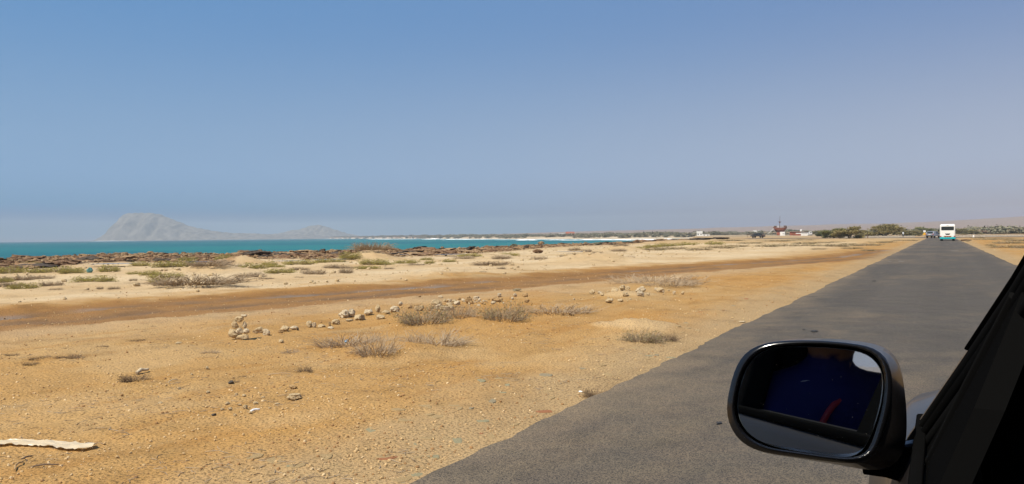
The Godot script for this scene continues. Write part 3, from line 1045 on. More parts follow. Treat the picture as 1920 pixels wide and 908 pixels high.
func make_shrubs() -> void:
	for b in [
		["near_dry", -7.11, -8.39, 0.933, 0.160, "pale grey leafless shrub sprawling beside the stone row, a blue scrap caught in it"],
		["near_dry", -6.18, -7.78, 0.517, 0.225, "grey twiggy bush with upright bare stems behind the sprawling one"],
		["near_dry", -6.08, -8.97, 0.818, 0.190, "bare grey brushwood on the low hump in front of the green-tipped shrubs"],
		["near_green", -7.64, -10.92, 0.825, 0.251, "green-tipped shrub with a pale stalk, behind the bare brushwood"],
		["mat_dry", -7.48, -11.71, 0.657, 0.169, "low grey shrub between the two green-tipped ones"],
		["near_green", -6.72, -12.03, 0.765, 0.261, "broad green-tipped shrub with dark twigs where the hump drops to the sand"],
		["mat_dry", -6.55, -13.73, 1.440, 0.123, "thin grey creeping brush trailing away from the green-tipped shrub"],
		["mat_dry", -7.52, -23.08, 2.424, 0.210, "flat mat of grey dead brush beyond the rubble heap"],
		["mat_dry", -6.49, -21.17, 1.322, 0.118, "narrow strip of brown dead brush below the flat grey mat"],
		["near_grey", -3.68, -10.57, 0.494, 0.150, "grey-green bush growing against the pale gravel heap"],
		["near_brown", -3.42, -10.88, 0.303, 0.091, "small brown bush between the gravel heap and the road stones"],
		["near_brown", -2.90, -6.98, 0.275, 0.087, "brown stubby plant growing at the very edge of the asphalt"],
		["near_brown", -7.55, -5.42, 0.318, 0.074, "dark dead tuft under the white driftwood"],
		["near_brown", -6.22, -6.58, 0.178, 0.065, "small dark tuft alone on the open sand past the pebbles"],
		["near_dry", -7.49, -7.67, 0.196, 0.063, "tiny grey twig tuft in front of the sprawling grey shrub"],
		["near_dry", -8.36, -7.12, 0.208, 0.049, "tiny grey tuft on the sand below the cairn"],
	]:
		clumps(b[0], b[1], b[2], b[3], b[4] * 1.3, b[5])
	var dead_tufts := swept([[-9.96, -5.85, 0.268, 0.040], [-9.64, -5.55, 0.193, 0.039], [-9.61, -6.01, 0.308, 0.054], [-10.48, -7.60, 0.253, 0.047], [-10.59, -5.85, 0.180, 0.035], [-10.18, -6.83, 0.147, 0.029], [-6.39, -5.74, 0.110, 0.033], [-6.58, -6.02, 0.091, 0.023]])
	for i in dead_tufts.size():
		var b: Array = dead_tufts[i]
		clumps("near_brown", b[0], b[1], b[2], b[3], "flattened dark dead tuft on the open sand, " + nth(i) + " from the left", "dead tufts on the sand")
	for b in [
		["dry", -20.02, -16.59, 2.452, 0.327, "wide dry brown brush grown over the sand drift beside the track"],
		["dry", -21.28, -16.15, 0.280, 0.115, "small dark lump of dead plant at the tip of the long drift"],
		["dry", -29.16, -24.82, 1.596, 0.290, "brown brush capping the drift behind the long one"],
		["salt", -39.98, -35.20, 0.779, 0.406, "upright yellow-green bush on the crest of a small dune"],
		["salt", -41.06, -38.09, 0.934, 0.287, "yellow-green bush on the far side of the small dune crest"],
		["dry", -33.48, -29.91, 0.858, 0.200, "brown brush at the foot of the small dune"],
		["dry", -34.21, -42.66, 2.404, 0.546, "rounded brown brush mound in front of the peaked dark slab"],
		["salt", -27.31, -34.37, 1.288, 0.322, "yellow-green bush at the foot of the rounded brown brush mound"],
		["dry", -25.37, -45.21, 1.123, 0.316, "small purple-brown domed bush alone on pale sand"],
		["dry", -34.16, -90.62, 1.558, 0.584, "dense brown bush beneath the pale tan block"],
		["dry", -19.98, -34.54, 1.674, 0.216, "flat dry brush over a low sand hump short of the domed bush"],
		["salt", -37.20, -22.56, 1.679, 0.280, "long yellow-green bush in the gap between ledge and sand, before the tide pool"],
		["salt", -38.41, -21.12, 1.149, 0.350, "yellow-green bush cut off by the picture's edge"],
		["salt", -36.80, -29.11, 1.927, 0.380, "large yellow-green bush spread before the dark flat ledge"],
		["salt", -34.43, -21.75, 0.866, 0.217, "yellow-green bush beside the turquoise sack"],
	]:
		clumps(b[0], b[1], b[2], b[3], b[4], b[5])
	var salt_bushes := swept([[-34.82, -23.79, 0.610, 0.254], [-26.58, -17.58, 0.991, 0.171], [-25.09, -14.27, 0.598, 0.149], [-39.87, -29.13, 0.725, 0.211], [-29.24, -21.83, 0.539, 0.157], [-26.52, -20.53, 0.831, 0.187], [-24.19, -18.38, 0.412, 0.150], [-29.87, -28.11, 0.949, 0.237], [-33.03, -32.29, 0.598, 0.179], [-24.92, -25.01, 0.917, 0.160], [-31.85, -33.36, 1.205, 0.211], [-32.68, -36.67, 1.230, 0.194], [-34.10, -40.42, 1.052, 0.351], [-30.32, -29.97, 0.663, 0.138], [-25.11, -36.47, 0.417, 0.149], [-27.02, -36.92, 0.920, 0.184], [-24.94, -38.22, 0.554, 0.123], [-29.36, -42.33, 0.554, 0.139], [-30.56, -49.56, 1.180, 0.197], [-28.89, -52.65, 0.975, 0.203], [-30.93, -22.28, 0.418, 0.116], [-23.94, -29.64, 0.761, 0.127], [-26.75, -34.49, 0.700, 0.117], [-27.78, -80.02, 1.131, 0.226], [-28.72, -86.39, 1.455, 0.303], [-29.46, -93.70, 1.957, 0.326], [-29.17, -101.96, 2.101, 0.350], [-28.03, -111.30, 1.956, 0.376], [-47.24, -27.38, 0.631, 0.189], [-47.09, -38.15, 0.910, 0.227], [-30.06, -16.41, 0.468, 0.136]])
	for i in salt_bushes.size():
		var b: Array = salt_bushes[i]
		clumps("salt", b[0], b[1], b[2] * 1.1, b[3] * 1.3, "low yellow-green salt bush near the rock ledge, " + nth(i) + " from the left", "salt bushes along the shore")
	var dry_shrubs := swept([[-27.01, -14.95, 0.705, 0.141], [-31.10, -17.51, 1.228, 0.143], [-25.91, -15.62, 0.601, 0.141], [-31.05, -18.30, 0.837, 0.126], [-23.51, -14.33, 0.323, 0.065], [-22.63, -15.15, 0.163, 0.082], [-22.19, -15.31, 0.293, 0.081], [-26.50, -27.78, 0.753, 0.151], [-23.75, -22.21, 0.919, 0.188], [-22.80, -24.67, 0.838, 0.198], [-26.24, -29.67, 0.679, 0.183], [-22.06, -25.83, 0.495, 0.202], [-25.72, -29.81, 0.781, 0.156], [-25.39, -30.53, 0.527, 0.105], [-28.73, -45.89, 1.316, 0.183], [-21.78, -43.60, 0.857, 0.231], [-30.97, -69.58, 1.027, 0.308], [-27.85, -65.15, 0.859, 0.286], [-23.82, -57.85, 0.673, 0.210], [-16.32, -27.48, 0.259, 0.065], [-17.59, -31.29, 0.340, 0.097], [-24.44, -34.25, 0.848, 0.113], [-21.81, -22.81, 0.289, 0.062], [-21.60, -20.95, 0.467, 0.058], [-25.64, -67.31, 1.256, 0.241], [-16.64, -45.49, 0.584, 0.162], [-23.20, -50.45, 0.675, 0.150], [-22.89, -29.92, 0.403, 0.101], [-37.91, -32.01, 0.626, 0.125], [-26.08, -18.78, 0.235, 0.078]])
	for i in dry_shrubs.size():
		var b: Array = dry_shrubs[i]
		clumps("dry", b[0], b[1], b[2], b[3] * 1.25, "small dry brown shrub beyond the track, " + nth(i) + " from the left", "dry shrubs beyond the track")
	var flat_scrub := swept([[-23.63, -71.86, 2.014, 0.252], [-23.92, -76.95, 2.674, 0.321], [-19.54, -71.77, 1.959, 0.294], [-20.18, -82.33, 2.773, 0.333], [-19.66, -88.61, 1.771, 0.236], [-24.99, -121.54, 3.213, 0.321], [-17.09, -91.69, 2.401, 0.300], [-15.34, -95.05, 3.687, 0.369], [-15.80, -112.88, 2.888, 0.361], [-11.51, -94.33, 2.392, 0.299], [-9.60, -90.47, 2.048, 0.341], [-7.06, -78.46, 1.468, 0.245], [-7.36, -97.24, 2.768, 0.301], [-7.43, -115.36, 2.129, 0.284], [-13.98, -123.53, 3.118, 0.312], [-10.17, -106.33, 1.596, 0.199], [-6.75, -126.78, 1.861, 0.310], [-5.88, -148.76, 2.168, 0.271], [-39.17, -169.07, 4.526, 0.339], [-26.89, -151.99, 4.952, 0.297], [-25.56, -171.42, 4.406, 0.330], [-5.21, -71.44, 0.971, 0.177], [-9.75, -76.15, 1.065, 0.145], [-4.08, -147.67, 1.247, 0.267]])
	for i in flat_scrub.size():
		var b: Array = flat_scrub[i]
		clumps("grey", b[0], b[1], b[2], b[3], "grey-brown scrub bush between track and trees, " + nth(i) + " from the left", "scrub on the flat")
	var road_scrub := swept([[6.40, -149.69, 2.607, 0.348], [6.90, -133.51, 2.622, 0.308], [7.26, -110.19, 3.157, 0.316], [10.29, -138.90, 3.169, 0.317], [5.23, -82.45, 2.082, 0.284], [6.03, -79.84, 1.365, 0.273], [7.12, -196.14, 2.285, 0.343], [9.40, -167.47, 3.860, 0.289], [4.52, -94.68, 0.767, 0.219], [3.88, -135.16, 1.107, 0.237]])
	for i in road_scrub.size():
		var b: Array = road_scrub[i]
		clumps("grey", b[0], b[1], b[2], b[3], "low grey scrub bush across the road, " + nth(i) + " from the left", "scrub across the road")


# ------------------------------------------------------------------ loose stones
func stone(mesh: Mesh, m: Material, x: float, z: float, w: float, h: float, label: String, group := "", lift := 0.0, tilt := Vector3.ZERO) -> MeshInstance3D:
	var o := inst("stone", mesh, m)
	tag(o, label, "stone", group)
	o.position = floor_at(x, z) + Vector3(0, lift - (h * 0.1 if lift == 0.0 else 0.0), 0)
	o.rotation = tilt if tilt != Vector3.ZERO else Vector3(rng.randf_range(-0.1, 0.1), rng.randf() * TAU, rng.randf_range(-0.1, 0.1))
	o.scale = Vector3(w, h * (1.1 if lift == 0.0 else 1.0), w * 0.85)
	return o


func make_stones() -> void:
	var yaw := deg_to_rad(28.55)
	# the cairn beside the track, stone on stone
	var c := Vector3(-9.045, 0, -8.239)
	var rt := Vector3(cos(yaw), 0, -sin(yaw))
	for s in [
		["limestone", 0.03, 0.0, 0.28, 0.085, 0.0, "long flat slab at the foot of the stone cairn"],
		["limestone", -0.105, 0.02, 0.155, 0.145, -0.15, "rounded block leaning on the left end of the cairn's base slab"],
		["pale_limestone", 0.0, 0.078, 0.15, 0.1, 0.1, "pitted block in the middle of the cairn, resting on the base slab"],
		["pale_limestone", 0.085, 0.082, 0.11, 0.095, 0.0, "pale block at the open side of the cairn's second layer"],
		["limestone", -0.055, 0.165, 0.105, 0.125, 0.25, "upright honey-coloured stone in the cairn's third layer"],
		["pale_limestone", 0.062, 0.168, 0.075, 0.1, -0.2, "narrow standing stone beside the cairn's dark gap"],
		["limestone", 0.01, 0.255, 0.135, 0.1, 0.35, "tilted stone near the top of the cairn, over the dark gap"],
		["pale_limestone", 0.055, 0.33, 0.09, 0.045, -0.25, "small pointed stone crowning the cairn"],
	]:
		var o := inst("stone", rock_mesh(int(600 + s[2] * 1000 + s[1] * 77), 3, 0.8, 6, 0.28), M[s[0]])
		tag(o, s[6], "stone", "stones of the cairn")
		o.position = Vector3(c.x, hgt(c.x, c.z) - 0.008, c.z) + rt * s[1] + Vector3(0, s[2], 0)
		o.rotation = Vector3(0.05, yaw, s[5])
		o.scale = Vector3(s[3], s[4], minf(s[3], 0.17) * 0.9)
	var ms := []
	for k in 9:
		ms.append(rock_mesh(400 + k, 3, 0.7, 6, 0.3))
	var k := 0
	for s in [
		["limestone", -9.47, -9.02, 0.219, 0.101, "long pitted stone next to the cairn, first of the row"],
		["pale_limestone", -9.11, -8.81, 0.139, 0.106, "ring-shaped pale stone touching the long one next to the cairn"],
		["limestone", -9.29, -9.40, 0.172, 0.095, "knobbly stone third along the row from the cairn"],
		["ochre_stone", -9.20, -9.21, 0.093, 0.059, "small ochre stone leaning on the third stone of the row"],
		["pale_limestone", -9.32, -9.62, 0.140, 0.061, "flat grey-white stone with a dark end in the row"],
		["dark_stone", -9.21, -9.59, 0.052, 0.052, "small dark stone at the end of the flat grey-white one"],
		["limestone", -9.35, -10.02, 0.180, 0.117, "angular stone with a sharp shaded edge in the row"],
		["pale_limestone", -9.22, -9.99, 0.080, 0.089, "slim pale stone standing against the angular one"],
		["limestone", -9.16, -10.10, 0.161, 0.054, "low half-buried stone between the angular one and the yellow one"],
		["ochre_stone", -9.20, -10.34, 0.073, 0.082, "short upright ochre stone beside the yellow one"],
		["limestone", -9.32, -10.64, 0.224, 0.093, "smooth yellow stone with a pointed end"],
		["pale_limestone", -8.91, -10.04, 0.124, 0.044, "low pale stone in front of the yellow one"],
		["pale_limestone", -9.93, -11.56, 0.252, 0.161, "round whitish boulder, left of the touching pair"],
		["pale_limestone", -9.87, -11.70, 0.203, 0.162, "tall whitish boulder, right of the touching pair"],
		["limestone", -9.46, -11.45, 0.316, 0.109, "broad pitted slab at the foot of the touching boulders"],
		["limestone", -9.45, -11.15, 0.174, 0.039, "thin flake lying before the touching boulders"],
		["pale_limestone", -9.69, -11.99, 0.185, 0.103, "pale stone with a dark flank right after the broad pitted slab"],
		["limestone", -9.78, -12.40, 0.116, 0.148, "small pointed stone standing up in the row"],
		["limestone", -9.17, -11.68, 0.258, 0.089, "low yellowish mass below the pointed stone"],
		["pale_limestone", -9.46, -12.53, 0.294, 0.126, "whitest lumpy stone at the end of the row, by the green-tipped shrub"],
		["limestone", -9.43, -12.21, 0.186, 0.072, "squat stone between the pointed and the whitest one"],
		["ochre_stone", -9.74, -13.39, 0.111, 0.089, "single brown stone alone above the whitest lumpy stone"],
		["limestone", -9.35, -13.81, 0.270, 0.202, "biggest yellow boulder of the heap behind the shrubs"],
		["ochre_stone", -9.14, -13.26, 0.173, 0.119, "rounded yellow-brown stone leaning on the biggest boulder of the heap"],
		["limestone", -8.73, -13.18, 0.235, 0.107, "flat yellow stone on the near side of the heap's biggest boulder"],
		["limestone", -9.13, -12.90, 0.213, 0.106, "low pale block at the outer end of the heap"],
		["limestone", -9.52, -14.57, 0.164, 0.070, "yellow stone just past the heap's biggest boulder"],
		["pale_limestone", -9.42, -14.76, 0.189, 0.095, "white-topped stone in the scatter past the heap"],
		["ochre_stone", -10.10, -15.90, 0.102, 0.064, "reddish stone on top of the scatter past the heap"],
		["pale_limestone", -9.76, -15.54, 0.099, 0.074, "small white stone next to the reddish one"],
		["dark_stone", -9.88, -16.32, 0.155, 0.065, "dark flat stone at the back of the scatter"],
		["pale_limestone", -8.54, -14.82, 0.116, 0.069, "round white stone on bare sand past the scatter"],
		["pale_limestone", -10.60, -15.87, 0.154, 0.051, "flat white stone lying behind the heap"],
		["kerb_stone", -9.99, -18.58, 0.343, 0.071, "flat grey slab lying near the track's edge"],
		["limestone", -6.31, -15.99, 0.208, 0.092, "smooth tan stone with a dark underside before the rubble heap"],
		["limestone", -6.24, -16.45, 0.142, 0.059, "small flat stone beside the smooth tan one"],
		["pale_limestone", -7.63, -18.64, 0.108, 0.068, "white stone at the edge of the grey twigs by the rubble heap"],
		["limestone", -8.31, -8.32, 0.107, 0.046, "flat stone alone in front of the stone row"],
		["limestone", -9.50, -7.54, 0.121, 0.038, "pale flake on the sand, seaward of the cairn"],
		["limestone", -5.28, -5.45, 0.139, 0.059, "wedge-shaped stone with a dark face, the largest on the open sand"],
		["ochre_stone", -5.56, -5.71, 0.104, 0.042, "holed yellowish stone just behind the wedge-shaped one"],
		["limestone", -3.33, -12.15, 0.083, 0.033, "flat cream stone lying at the gravel heap's road side"],
		["pale_limestone", -3.04, -13.97, 0.130, 0.028, "thin cream flag in the verge where the road narrows"],
		["dark_stone", -5.45, -4.67, 0.045, 0.023, "black pebble-sized stone near the white stick"],
		["dark_stone", -6.37, -5.68, 0.071, 0.033, "dark grey lump on the sand before the pebble patch"],
		["ochre_stone", -11.19, -15.82, 0.078, 0.039, "small black-and-white stone alone on the track's margin"],
	]:
		stone(ms[k % 9], M[s[0]], s[1], s[2], s[3], s[4], s[5])
		k += 1
	for s in [[-7.41, -6.26, 0.061, 0.037], [-7.19, -5.87, 0.047, 0.023], [-6.23, -5.27, 0.062, 0.026], [-5.90, -5.32, 0.036, 0.025], [-5.81, -5.33, 0.056, 0.020], [-5.73, -5.06, 0.058, 0.029], [-5.38, -4.95, 0.052, 0.038], [-5.46, -4.85, 0.047, 0.028], [-5.22, -4.69, 0.036, 0.022], [-5.29, -5.24, 0.058, 0.015], [-5.49, -5.17, 0.058, 0.019], [-5.59, -5.36, 0.040, 0.015], [-5.57, -4.86, 0.047, 0.019], [-5.18, -4.82, 0.041, 0.018], [-5.57, -5.06, 0.043, 0.019], [-5.19, -5.05, 0.033, 0.014], [-6.61, -5.24, 0.047, 0.021], [-6.23, -4.74, 0.044, 0.015]]:
		stone(ms[rng.randi() % 9], M.limestone, s[0], s[1], s[2], s[3], "pale pebble in the patch around the white stick", "pebbles on the open sand")
	for i in 46:
		var q := Vector3(-6.768, 0, -18.399)
		var x := q.x + rng.randfn(0, 0.55)
		var z := q.z + rng.randfn(0, 0.8)
		var w := 0.04 + 0.2 * pow(rng.randf(), 2.2)
		stone(ms[rng.randi() % 9], M.limestone if rng.randf() < 0.7 else M.pale_limestone, x, z, w, w * 0.6, "yellowish rubble stone of the low heap beside the flat grey brush", "rubble heap stones")
	for i in 70:
		var t := rng.randf()
		var q: Vector3 = Vector3(-9.451, 0, -13.904).lerp(Vector3(-8.915, 0, -16.355), t)
		var x := q.x + rng.randfn(0, 0.5)
		var z := q.z + rng.randfn(0, 0.6)
		var w := 0.035 + 0.17 * pow(rng.randf(), 2.2)
		stone(ms[rng.randi() % 9], [M.limestone, M.pale_limestone, M.ochre_stone][rng.randi() % 3], x, z, w, w * 0.6, "small stone in the scatter behind the green-tipped shrubs", "scatter behind the shrubs")


func make_gravel() -> void:
	# loose grit, chips and straw: nobody could count them
	var kinds := []
	for k in 3:
		kinds.append(rock_mesh(900 + k, 1, 0.6, 4, 0.2))
	var tones := [lin(0.52, 0.36, 0.18), lin(0.62, 0.46, 0.26), lin(0.33, 0.19, 0.085)]
	for k in 3:
		var list := []
		while list.size() < [9000, 2600, 6200][k]:
			var a := deg_to_rad(rng.randf_range(-5.0, 66.0))
			var r := 3.8 * pow(34.0 / 3.8, rng.randf())
			var x := -sin(a) * r
			var z := -cos(a) * r
			if absf(x) < 3.0:
				continue
			var d := nz.get_noise_2d(x * 0.45 + 13 * k, z * 0.45)
			if d < -0.12 + 0.1 * rng.randf():
				continue
			var s: float = (0.006 + 0.024 * pow(rng.randf(), 5.0)) * (1.0 + r * 0.02)
			var b := Basis.from_euler(Vector3(rng.randf_range(-0.3, 0.3), rng.randf() * TAU, 0)).scaled(Vector3(s, s * 0.6, s))
			list.append(Transform3D(b, Vector3(x, hgt(x, z) - s * 0.15, z)))
		scatter("gravel", kinds[k], mat("gravel_tone_%d" % k, tones[k], 0.95, 0.25), list, "fine loose grit strewn over the sand" if k == 0 else ("pale stone chips strewn over the sand" if k == 1 else "dark brown grit strewn over the sand"), "gravel")
	# broken limestone on the pale flat beyond the track
	var far := []
	while far.size() < 3800:
		var x := rng.randf_range(-62, -15)
		var z := rng.randf_range(-125, -8)
		if off_track(x, z) < 3.2 or nz.get_noise_2d(x * 0.25, z * 0.25) < -0.1:
			continue
		var s := 0.05 + 0.22 * pow(rng.randf(), 3.0)
		far.append(Transform3D(Basis.from_euler(Vector3(0, rng.randf() * TAU, 0)).scaled(Vector3(s, s * 0.5, s)), Vector3(x, hgt(x, z) - s * 0.1, z)))
	scatter("rubble", kinds[1], M.limestone, far, "broken pale rubble over the flat between track and shore", "rubble")
	var right := []
	while right.size() < 900:
		var x := rng.randf_range(3.2, 26)
		var z := rng.randf_range(-140, -28)
		var s := 0.03 + 0.16 * pow(rng.randf(), 3.0)
		right.append(Transform3D(Basis.from_euler(Vector3(0, rng.randf() * TAU, 0)).scaled(Vector3(s, s * 0.5, s)), Vector3(x, hgt(x, z) - s * 0.1, z)))
	scatter("rubble", kinds[0], M.limestone, right, "loose rubble on the sand across the road", "rubble")
	var st := MB.new()
	twig(st, Vector3(-0.5, 0.02, 0), Vector3(0.05, 0.05, 0.06), 0.03, 0.03)
	twig(st, Vector3(0.05, 0.05, 0.06), Vector3(0.5, 0.02, -0.04), 0.03, 0.02)
	var sm := st.mesh()
	var straw := []
	while straw.size() < 3600:
		var a := deg_to_rad(rng.randf_range(-5.0, 66.0))
		var r := 3.8 * pow(20.0 / 3.8, rng.randf())
		var x := -sin(a) * r
		var z := -cos(a) * r
		if absf(x) < 3.05 or nz.get_noise_2d(x * 0.3 + 40, z * 0.3) < -0.05:
			continue
		var s := rng.randf_range(0.03, 0.11)
		straw.append(Transform3D(Basis.from_euler(Vector3(0, rng.randf() * TAU, rng.randf_range(-0.1, 0.1))).scaled(Vector3(s, s * 0.7, s)), Vector3(x, hgt(x, z), z)))
	scatter("straw", sm, M.dry_twig, straw.slice(0, 2900), "short dry straw and twig ends littering the sand", "straw")
	scatter("straw", sm, M.dark_twig, straw.slice(2900), "dark broken twig ends littering the sand", "straw")


func scatter(called: String, mesh: Mesh, m: Material, list: Array, label: String, category: String) -> void:
	var mm := MultiMesh.new()
	mm.transform_format = MultiMesh.TRANSFORM_3D
	mm.mesh = mesh
	mm.instance_count = list.size()
	for i in list.size():
		mm.set_instance_transform(i, list[i])
	var o := MultiMeshInstance3D.new()
	o.name = numbered(called)
	o.multimesh = mm
	o.material_override = m
	add_child(o)
	stuff(o)
	tag(o, label, category)


func make_litter() -> void:
	# a torn strip of builders' film, crumpled at one end
	var film := mat("plastic_film", lin(0.66, 0.54, 0.36), 0.32, 0.5)
	film.backlight_enabled = true
	film.backlight = Color(0.5, 0.45, 0.35)
	var a := Vector3(-6.101, 0, -3.261)
	var b := Vector3(-5.405, 0, -3.605)
	var mb := MB.new()
	var along := b - a
	var side := Vector3(along.z, 0, -along.x).normalized()
	var rows := []
	var n := 46
	for i in n + 1:
		var t := float(i) / n
		var wid := lerpf(0.055, 0.09, smoothstep(0.3, 0.9, t)) * (1.0 - 0.6 * smoothstep(0.93, 1.0, t)) + 0.012 * nz.get_noise_2d(t * 9, 3)
		var mid: Vector3 = a + along * t + side * (0.05 * sin(t * 4.2 + 0.4) - 0.025)
		var row := []
		for j in 12:
			var s := j / 11.0 - 0.5
			var y := 0.016 + 0.010 * absf(sin(s * 15.0 + nz.get_noise_2d(t * 5.0, 1) * 3.0)) + 0.04 * smoothstep(0.65, 0.93, t) * (0.5 - absf(s)) + 0.006 * nz.get_noise_2d(t * 6, s * 6)
			var q := mid + side * s * wid * 2.0
			row.append(Vector3(q.x, hgt(q.x, q.z) + y, q.z) - a)
		rows.append(row)
	mb.loft(rows, false, false)
	var o := part("plastic_strip", mb, film, null, true)
	o.position = a
	tag(o, "crumpled strip of cream plastic film lying on the sand", "litter")
	# driftwood and sticks
	for s in [
		["driftwood", Vector3(-7.881, 0, -5.693), Vector3(-7.895, 0, -5.837), 0.022, "pale_limestone", "short white bleached driftwood piece on the dark dead tuft", 0.03],
		["stick", Vector3(-5.21, 0, -4.852), Vector3(-5.186, 0, -4.932), 0.012, "white_paint", "white stick with a dark shadow among the pebbles", 0.012],
		["stick", Vector3(-6.411, 0, -6.202), Vector3(-6.22, 0, -6.363), 0.004, "grey_twig", "long thin pale stalk lying before the lone dark tuft", 0.006],
		["stick", Vector3(-5.228, 0, -2.993), Vector3(-5.1, 0, -3.109), 0.006, "dark_twig", "bent dark twig in front of the plastic strip", 0.01],
		["stick", Vector3(-5.479, 0, -3.084), Vector3(-5.525, 0, -3.19), 0.006, "dark_twig", "short curved twig just below the plastic strip", 0.01],
		["stick", Vector3(-7.075, 0, -5.479), Vector3(-7.04, 0, -5.562), 0.006, "pale_limestone", "pale splinter lying seaward of the pebble patch", 0.01],
		["stick", Vector3(-5.215, 0, -2.885), Vector3(-5.42, 0, -3.058), 0.006, "ochre_stone", "yellowish bent stalk at the corner below the strip", 0.01],
	]:
		var p0: Vector3 = s[1]
		var p1: Vector3 = s[2]
		var sb := MB.new()
		var pts := []
		var rad := []
		for i in 6:
			var t := i / 5.0
			var q: Vector3 = p0.lerp(p1, t) + Vector3(0.02 * nz.get_noise_2d(t * 3, p0.x), 0, 0.02 * nz.get_noise_2d(t * 3, p0.z))
			q.y = hgt(q.x, q.z) + s[6] + 0.01 * sin(t * PI)
			pts.append(q - p0)
			rad.append(s[3] * (1.0 - 0.5 * absf(t - 0.45)))
		sb.tube(pts, rad, 6)
		var d = part(s[0], sb, M[s[4]], null, true)
		d.position = p0
		tag(d, s[5], "wood")
	# rubbish blown into the scrub
	var sack := inst("sack", rock_mesh(701, 4, 0.9, 3, 0.2), mat("turquoise_cloth", lin(0.10, 0.25, 0.24), 0.7))
	tag(sack, "turquoise stuffed sack lying among the salt bushes by the tide pool", "sack")
	var sp := [-34.67, -22.73, 0.297, 0.272]
	sack.position = floor_at(sp[0], sp[1]) - Vector3(0, 0.03, 0)
	sack.scale = Vector3(sp[2], sp[3], sp[2] * 0.8)
	sack.rotation = Vector3(0, 0.4, 0.15)
	var bag := inst("bag", rock_mesh(702, 3, 0.7, 3, 0.3), M.white_paint)
	tag(bag, "white plastic bag caught on a low bush beside the long tide pool", "bag")
	var bp := [-34.52, -36.30, 0.229, 0.131]
	bag.position = floor_at(bp[0], bp[1])
	bag.scale = Vector3(bp[2], bp[3], bp[2])
	var scrap := inst("scrap", rock_mesh(703, 2, 0.4, 4, 0.3), mat("blue_scrap", lin(0.22, 0.36, 0.5), 0.6))
	tag(scrap, "pale blue scrap caught in the sprawling grey shrub", "litter")
	var cp := [-7.36, -8.62, 0.060, 0.053]
	scrap.position = floor_at(cp[0], cp[1])
	scrap.scale = Vector3(cp[2], cp[3], cp[2])
	var butt := inst("scrap", rock_mesh(704, 2, 0.5, 4, 0.2), M.white_paint)
	tag(butt, "small white paper scrap on the verge by the edge of the asphalt", "litter")
	var up := [-2.80, -4.53, 0.032, 0.018]
	butt.position = floor_at(up[0], up[1])
	butt.scale = Vector3(up[2], up[3], up[2] * 0.5)
	var paper := inst("scrap", rock_mesh(705, 2, 0.4, 4, 0.2), M.white_paint)
	tag(paper, "white scrap beside the stubby brown plant at the road edge", "litter")
	var pp := [-3.12, -7.11, 0.047, 0.016]
	paper.position = floor_at(pp[0], pp[1])
	paper.scale = Vector3(pp[2], pp[3], pp[2] * 0.6)


# ------------------------------------------------------------------ trees and the far wood
func crown_mesh(sd: int, leaves: int, size: float, lobes: int, flat: float) -> ArrayMesh:   # about one wide, one high
	var g := RandomNumberGenerator.new()
	g.seed = sd * 13 + 1
	var mb := MB.new()
	var ls := []
	for i in lobes:
		var a := g.randf() * TAU
		var q := sqrt(g.randf()) * 0.36
		ls.append([Vector3(cos(a) * q, g.randf_range(0.16, 0.8) - q * 0.25, sin(a) * q), g.randf_range(0.11, 0.2)])
	for i in leaves:
		var l: Array = ls[g.randi() % lobes]
		var d: Vector3 = Vector3(g.randfn(), g.randfn() * flat, g.randfn()).normalized() * pow(g.randf(), 0.45) * l[1] * g.randf_range(0.8, 1.25)
		leaf(mb, g, l[0] + d, size * g.randf_range(0.6, 1.5))
	return mb.mesh()


func tree_trunk(sd: int, stems: int) -> ArrayMesh:
	var g := RandomNumberGenerator.new()
	g.seed = sd * 17 + 9
	var mb := MB.new()
	for i in stems:
		var a := g.randf() * TAU
		var top := Vector3(cos(a) * g.randf_range(0.12, 0.34), g.randf_range(0.4, 0.7), sin(a) * g.randf_range(0.12, 0.34))
		var mid := Vector3(top.x * 0.35, top.y * 0.45, top.z * 0.35) + Vector3(g.randf_range(-0.03, 0.03), 0, g.randf_range(-0.03, 0.03))
		mb.tube([Vector3(top.x * 0.08, -0.03, top.z * 0.08), mid, top], [0.018, 0.012, 0.005], 5)
		for k in 3:
			var e := mid.lerp(top, g.randf_range(0.2, 0.9))
			mb.tube([e, e + Vector3(g.randf_range(-0.14, 0.14), g.randf_range(0.03, 0.16), g.randf_range(-0.14, 0.14))], [0.006, 0.002], 4)
	return mb.mesh()


